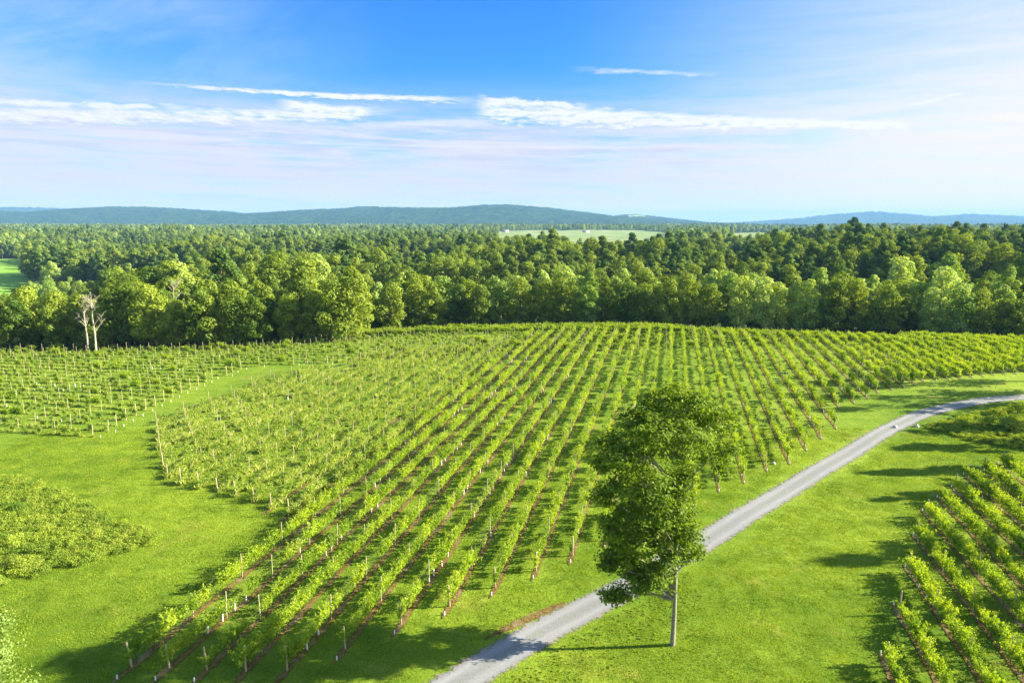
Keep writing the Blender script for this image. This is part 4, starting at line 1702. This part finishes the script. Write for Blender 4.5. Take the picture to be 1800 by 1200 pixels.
# ------------------------------------------------------------------ pale tree in the lower left corner
def small_tree(x, y, h_, R_, mat, label, seed, leaf=0.2, n=9000, clear=0.3, name='tree', group=None):
    r = np.random.default_rng(seed)
    z = float(terr(x, y))
    root = link(name, None, None, (x, y, z))
    cr_, tk_ = MB(), MB()
    tk_.tube([[0, 0, -.4], [.1, 0, h_ * .4], [0, .1, h_ * .9]], [.02 * h_, .013 * h_, .02], 7)
    lob = []
    for i in range(26):
        f = r.random()
        env = R_ * math.sin(math.pi * (.15 + .78 * f)) ** .7
        a = r.uniform(0, 6.28)
        o_ = env * r.uniform(.2, .8)
        lob.append((np.array([math.cos(a) * o_, math.sin(a) * o_, h_ * (clear + (1 - clear) * f) - .3]), R_ * r.uniform(.22, .38)))
    for c_, lr in lob:
        hz = max(.5, c_[2] - math.hypot(c_[0], c_[1]) * .8)
        limb(tk_, [0, 0, hz], c_, .008 * h_, .01, r, 5)
        k_ = n // len(lob)
        sub = r.normal(size=(7, 3))
        sub /= np.linalg.norm(sub, axis=1)[:, None]
        w = r.integers(0, 7, k_)
        L_ = sub[w] * lr * .75 + r.normal(0, lr * .3, (k_, 3))
        nn = L_ / (np.linalg.norm(L_, axis=1)[:, None] + 1e-6)
        cr_.leaves(c_ + L_, leaf, nn + np.array([0, 0, .3]), r, 0, spread=.7)
    cr_.build('crown', mat, root)
    tk_.build('trunk', M['bark'], root)
    tag(root, label, 'tree', group)
    return root


small_tree(-27.5, 31.0, 12.0, 3.5, M['pale_bush'], 'pale yellow-green tree top poking in at the lower corner of the lawn', 41, 0.13, 24000)

# trees standing just outside the right edge of the frame; they cast the shade on the bend, the lawn and the right block
for i, (x, y, h_, R_) in enumerate([(101, 113, 23, 4.5), (104, 121, 24, 5), (108, 130, 24, 5), (91, 100, 15, 3.2), (84, 92, 14, 3.0), (72, 61, 19, 3.4), (70, 75, 13, 1.8), (64, 52, 15, 2.6), (73, 83, 13, 2.4)]):
    small_tree(x, y, h_, R_, M['broad'], 'green tree beyond the frame casting shade on the %s' % ['far road bend', 'road bend', 'grass behind the bend', 'lawn under the scrub', 'lawn by the bend', 'corner vine block', 'far end of the corner vine block', 'near end of the corner vine block', 'grass above the corner block'][i],
               60 + i, 0.4, 5000, 0.25, 'tree', 'shade trees beyond the frame')

# ------------------------------------------------------------------ stones by the road
def rock(px, py, s_, label):
    r = np.random.default_rng(int(px))
    x, y = ground_at(px, py)
    b = MB()
    n, m_ = 8, 6
    th = np.arange(n) / n * 2 * math.pi
    ph = np.linspace(0.05, math.pi * .62, m_)
    TH_, PH_ = np.meshgrid(th, ph)
    rr = 1 + r.uniform(-.18, .18, TH_.shape)
    V = np.stack([np.cos(TH_) * np.sin(PH_) * rr, np.sin(TH_) * np.sin(PH_) * rr * .8, np.cos(PH_) * rr * .8], -1) * s_
    F = [[i * n + j, i * n + (j + 1) % n, (i + 1) * n + (j + 1) % n, (i + 1) * n + j] for i in range(m_ - 1) for j in range(n)]
    F += [[0, 2, 1, 0]] and [[0, 3, 2, 1], [0, 5, 4, 3], [0, 7, 6, 5]]
    b.add(V.reshape(-1, 3), F)
    o = b.build('stone', M['stone'], smooth=False)
    o.location = (x, y, float(terr(x, y)) + s_ * .15)
    tag(o, label, 'stone')


rock(1573, 752, .42, 'pale boulder on the vineyard side of the road bend')
rock(1611, 750, .45, 'pale boulder where the scrub meets the road bend')
rock(1360, 815, .3, 'flat pale stone lying in the grass near a row end')


# ------------------------------------------------------------------ far houses
def house(px, py, Yt, w, d, h_, label, wallm, zf=None, rz=0.0):
    x, z_ = at_plane(px, py, Yt)
    z = float(terr(x, Yt)) if zf is None else z_
    root = link('house', None, None, (x, Yt, z), rz)
    b = MB()
    b.box((0, 0, h_ / 2 - 1), (w, d, h_ + 2))
    # gables
    g = h_ + d * .28
    for sx in (-1, 1):
        X_ = sx * w / 2
        b.add([[X_, -d / 2, h_], [X_, d / 2, h_], [X_, 0.01, g], [X_, -0.01, g]], [[0, 1, 2, 3]])
    b.build('wall', wallm, root)
    ro = MB()
    e = .6
    k_ = (g - h_) / (d / 2)
    for sy in (-1, 1):
        V = [[-w / 2 - e, sy * (d / 2 + e), h_ - e * k_ + .05], [w / 2 + e, sy * (d / 2 + e), h_ - e * k_ + .05], [w / 2 + e, 0, g + .05], [-w / 2 - e, 0, g + .05]]
        V2 = [[a, b_, c + .35] for a, b_, c in V]
        ro.add(V + V2, [[0, 1, 2, 3], [4, 5, 6, 7], [0, 1, 5, 4], [1, 2, 6, 5], [2, 3, 7, 6], [3, 0, 4, 7]])
    rf = ro.build('roof', M['roof'], root)
    ch = MB()
    ch.box((w * .25, 0, g + .6), (1.0, 1.0, 2.2))
    ch.build('chimney', wallm, rf)
    n = max(3, int(w / 4))
    for i in range(n):
        xx = -w / 2 + w * (i + .5) / n
        for fl in range(int(h_ // 3)):
            q = MB()
            if fl == 0 and i == n // 2:
                q.box((xx, -d / 2 - .04, 1.1), (1.2, .1, 2.2))
                q.build('door', M['roof'], root)
            else:
                q.box((xx, -d / 2 - .04, 1.7 + fl * 3), (1.3, .1, 1.5))
                q.build('window', M['glass'], root)
    tag(root, label, 'house')


house(752, 409, 2450, 24, 10, 6, 'small pale farmhouse at the near end of the far fields', M['wall'])
house(888, 409, 2500, 26, 11, 6, 'pale farm building among trees above the far field', M['wall'])
house(1030, 408, 2700, 28, 11, 6, 'pale barn on the far field below the ridge', M['white'])

# ------------------------------------------------------------------ haze
hz_m = bpy.data.materials.new('haze')
hz_m.use_nodes = True
nt = hz_m.node_tree
for n in list(nt.nodes):
    nt.nodes.remove(n)
out = nt.nodes.new('ShaderNodeOutputMaterial')
pv = nt.nodes.new('ShaderNodeVolumePrincipled')
pv.inputs['Color'].default_value = (0.26, 0.54, 0.95, 1)
pv.inputs['Density'].default_value = 0.000065
nt.links.new(pv.outputs[0], out.inputs['Volume'])
b = MB()
zb, zt = float(GZ.min()) - 24.0, 240.0
b.box((0, 8200, (zb + zt) / 2), (35600, 18200, zt - zb))
hz = b.build('haze', hz_m)
tag(hz, 'pale blue haze over the far woods and hills', kind='stuff')
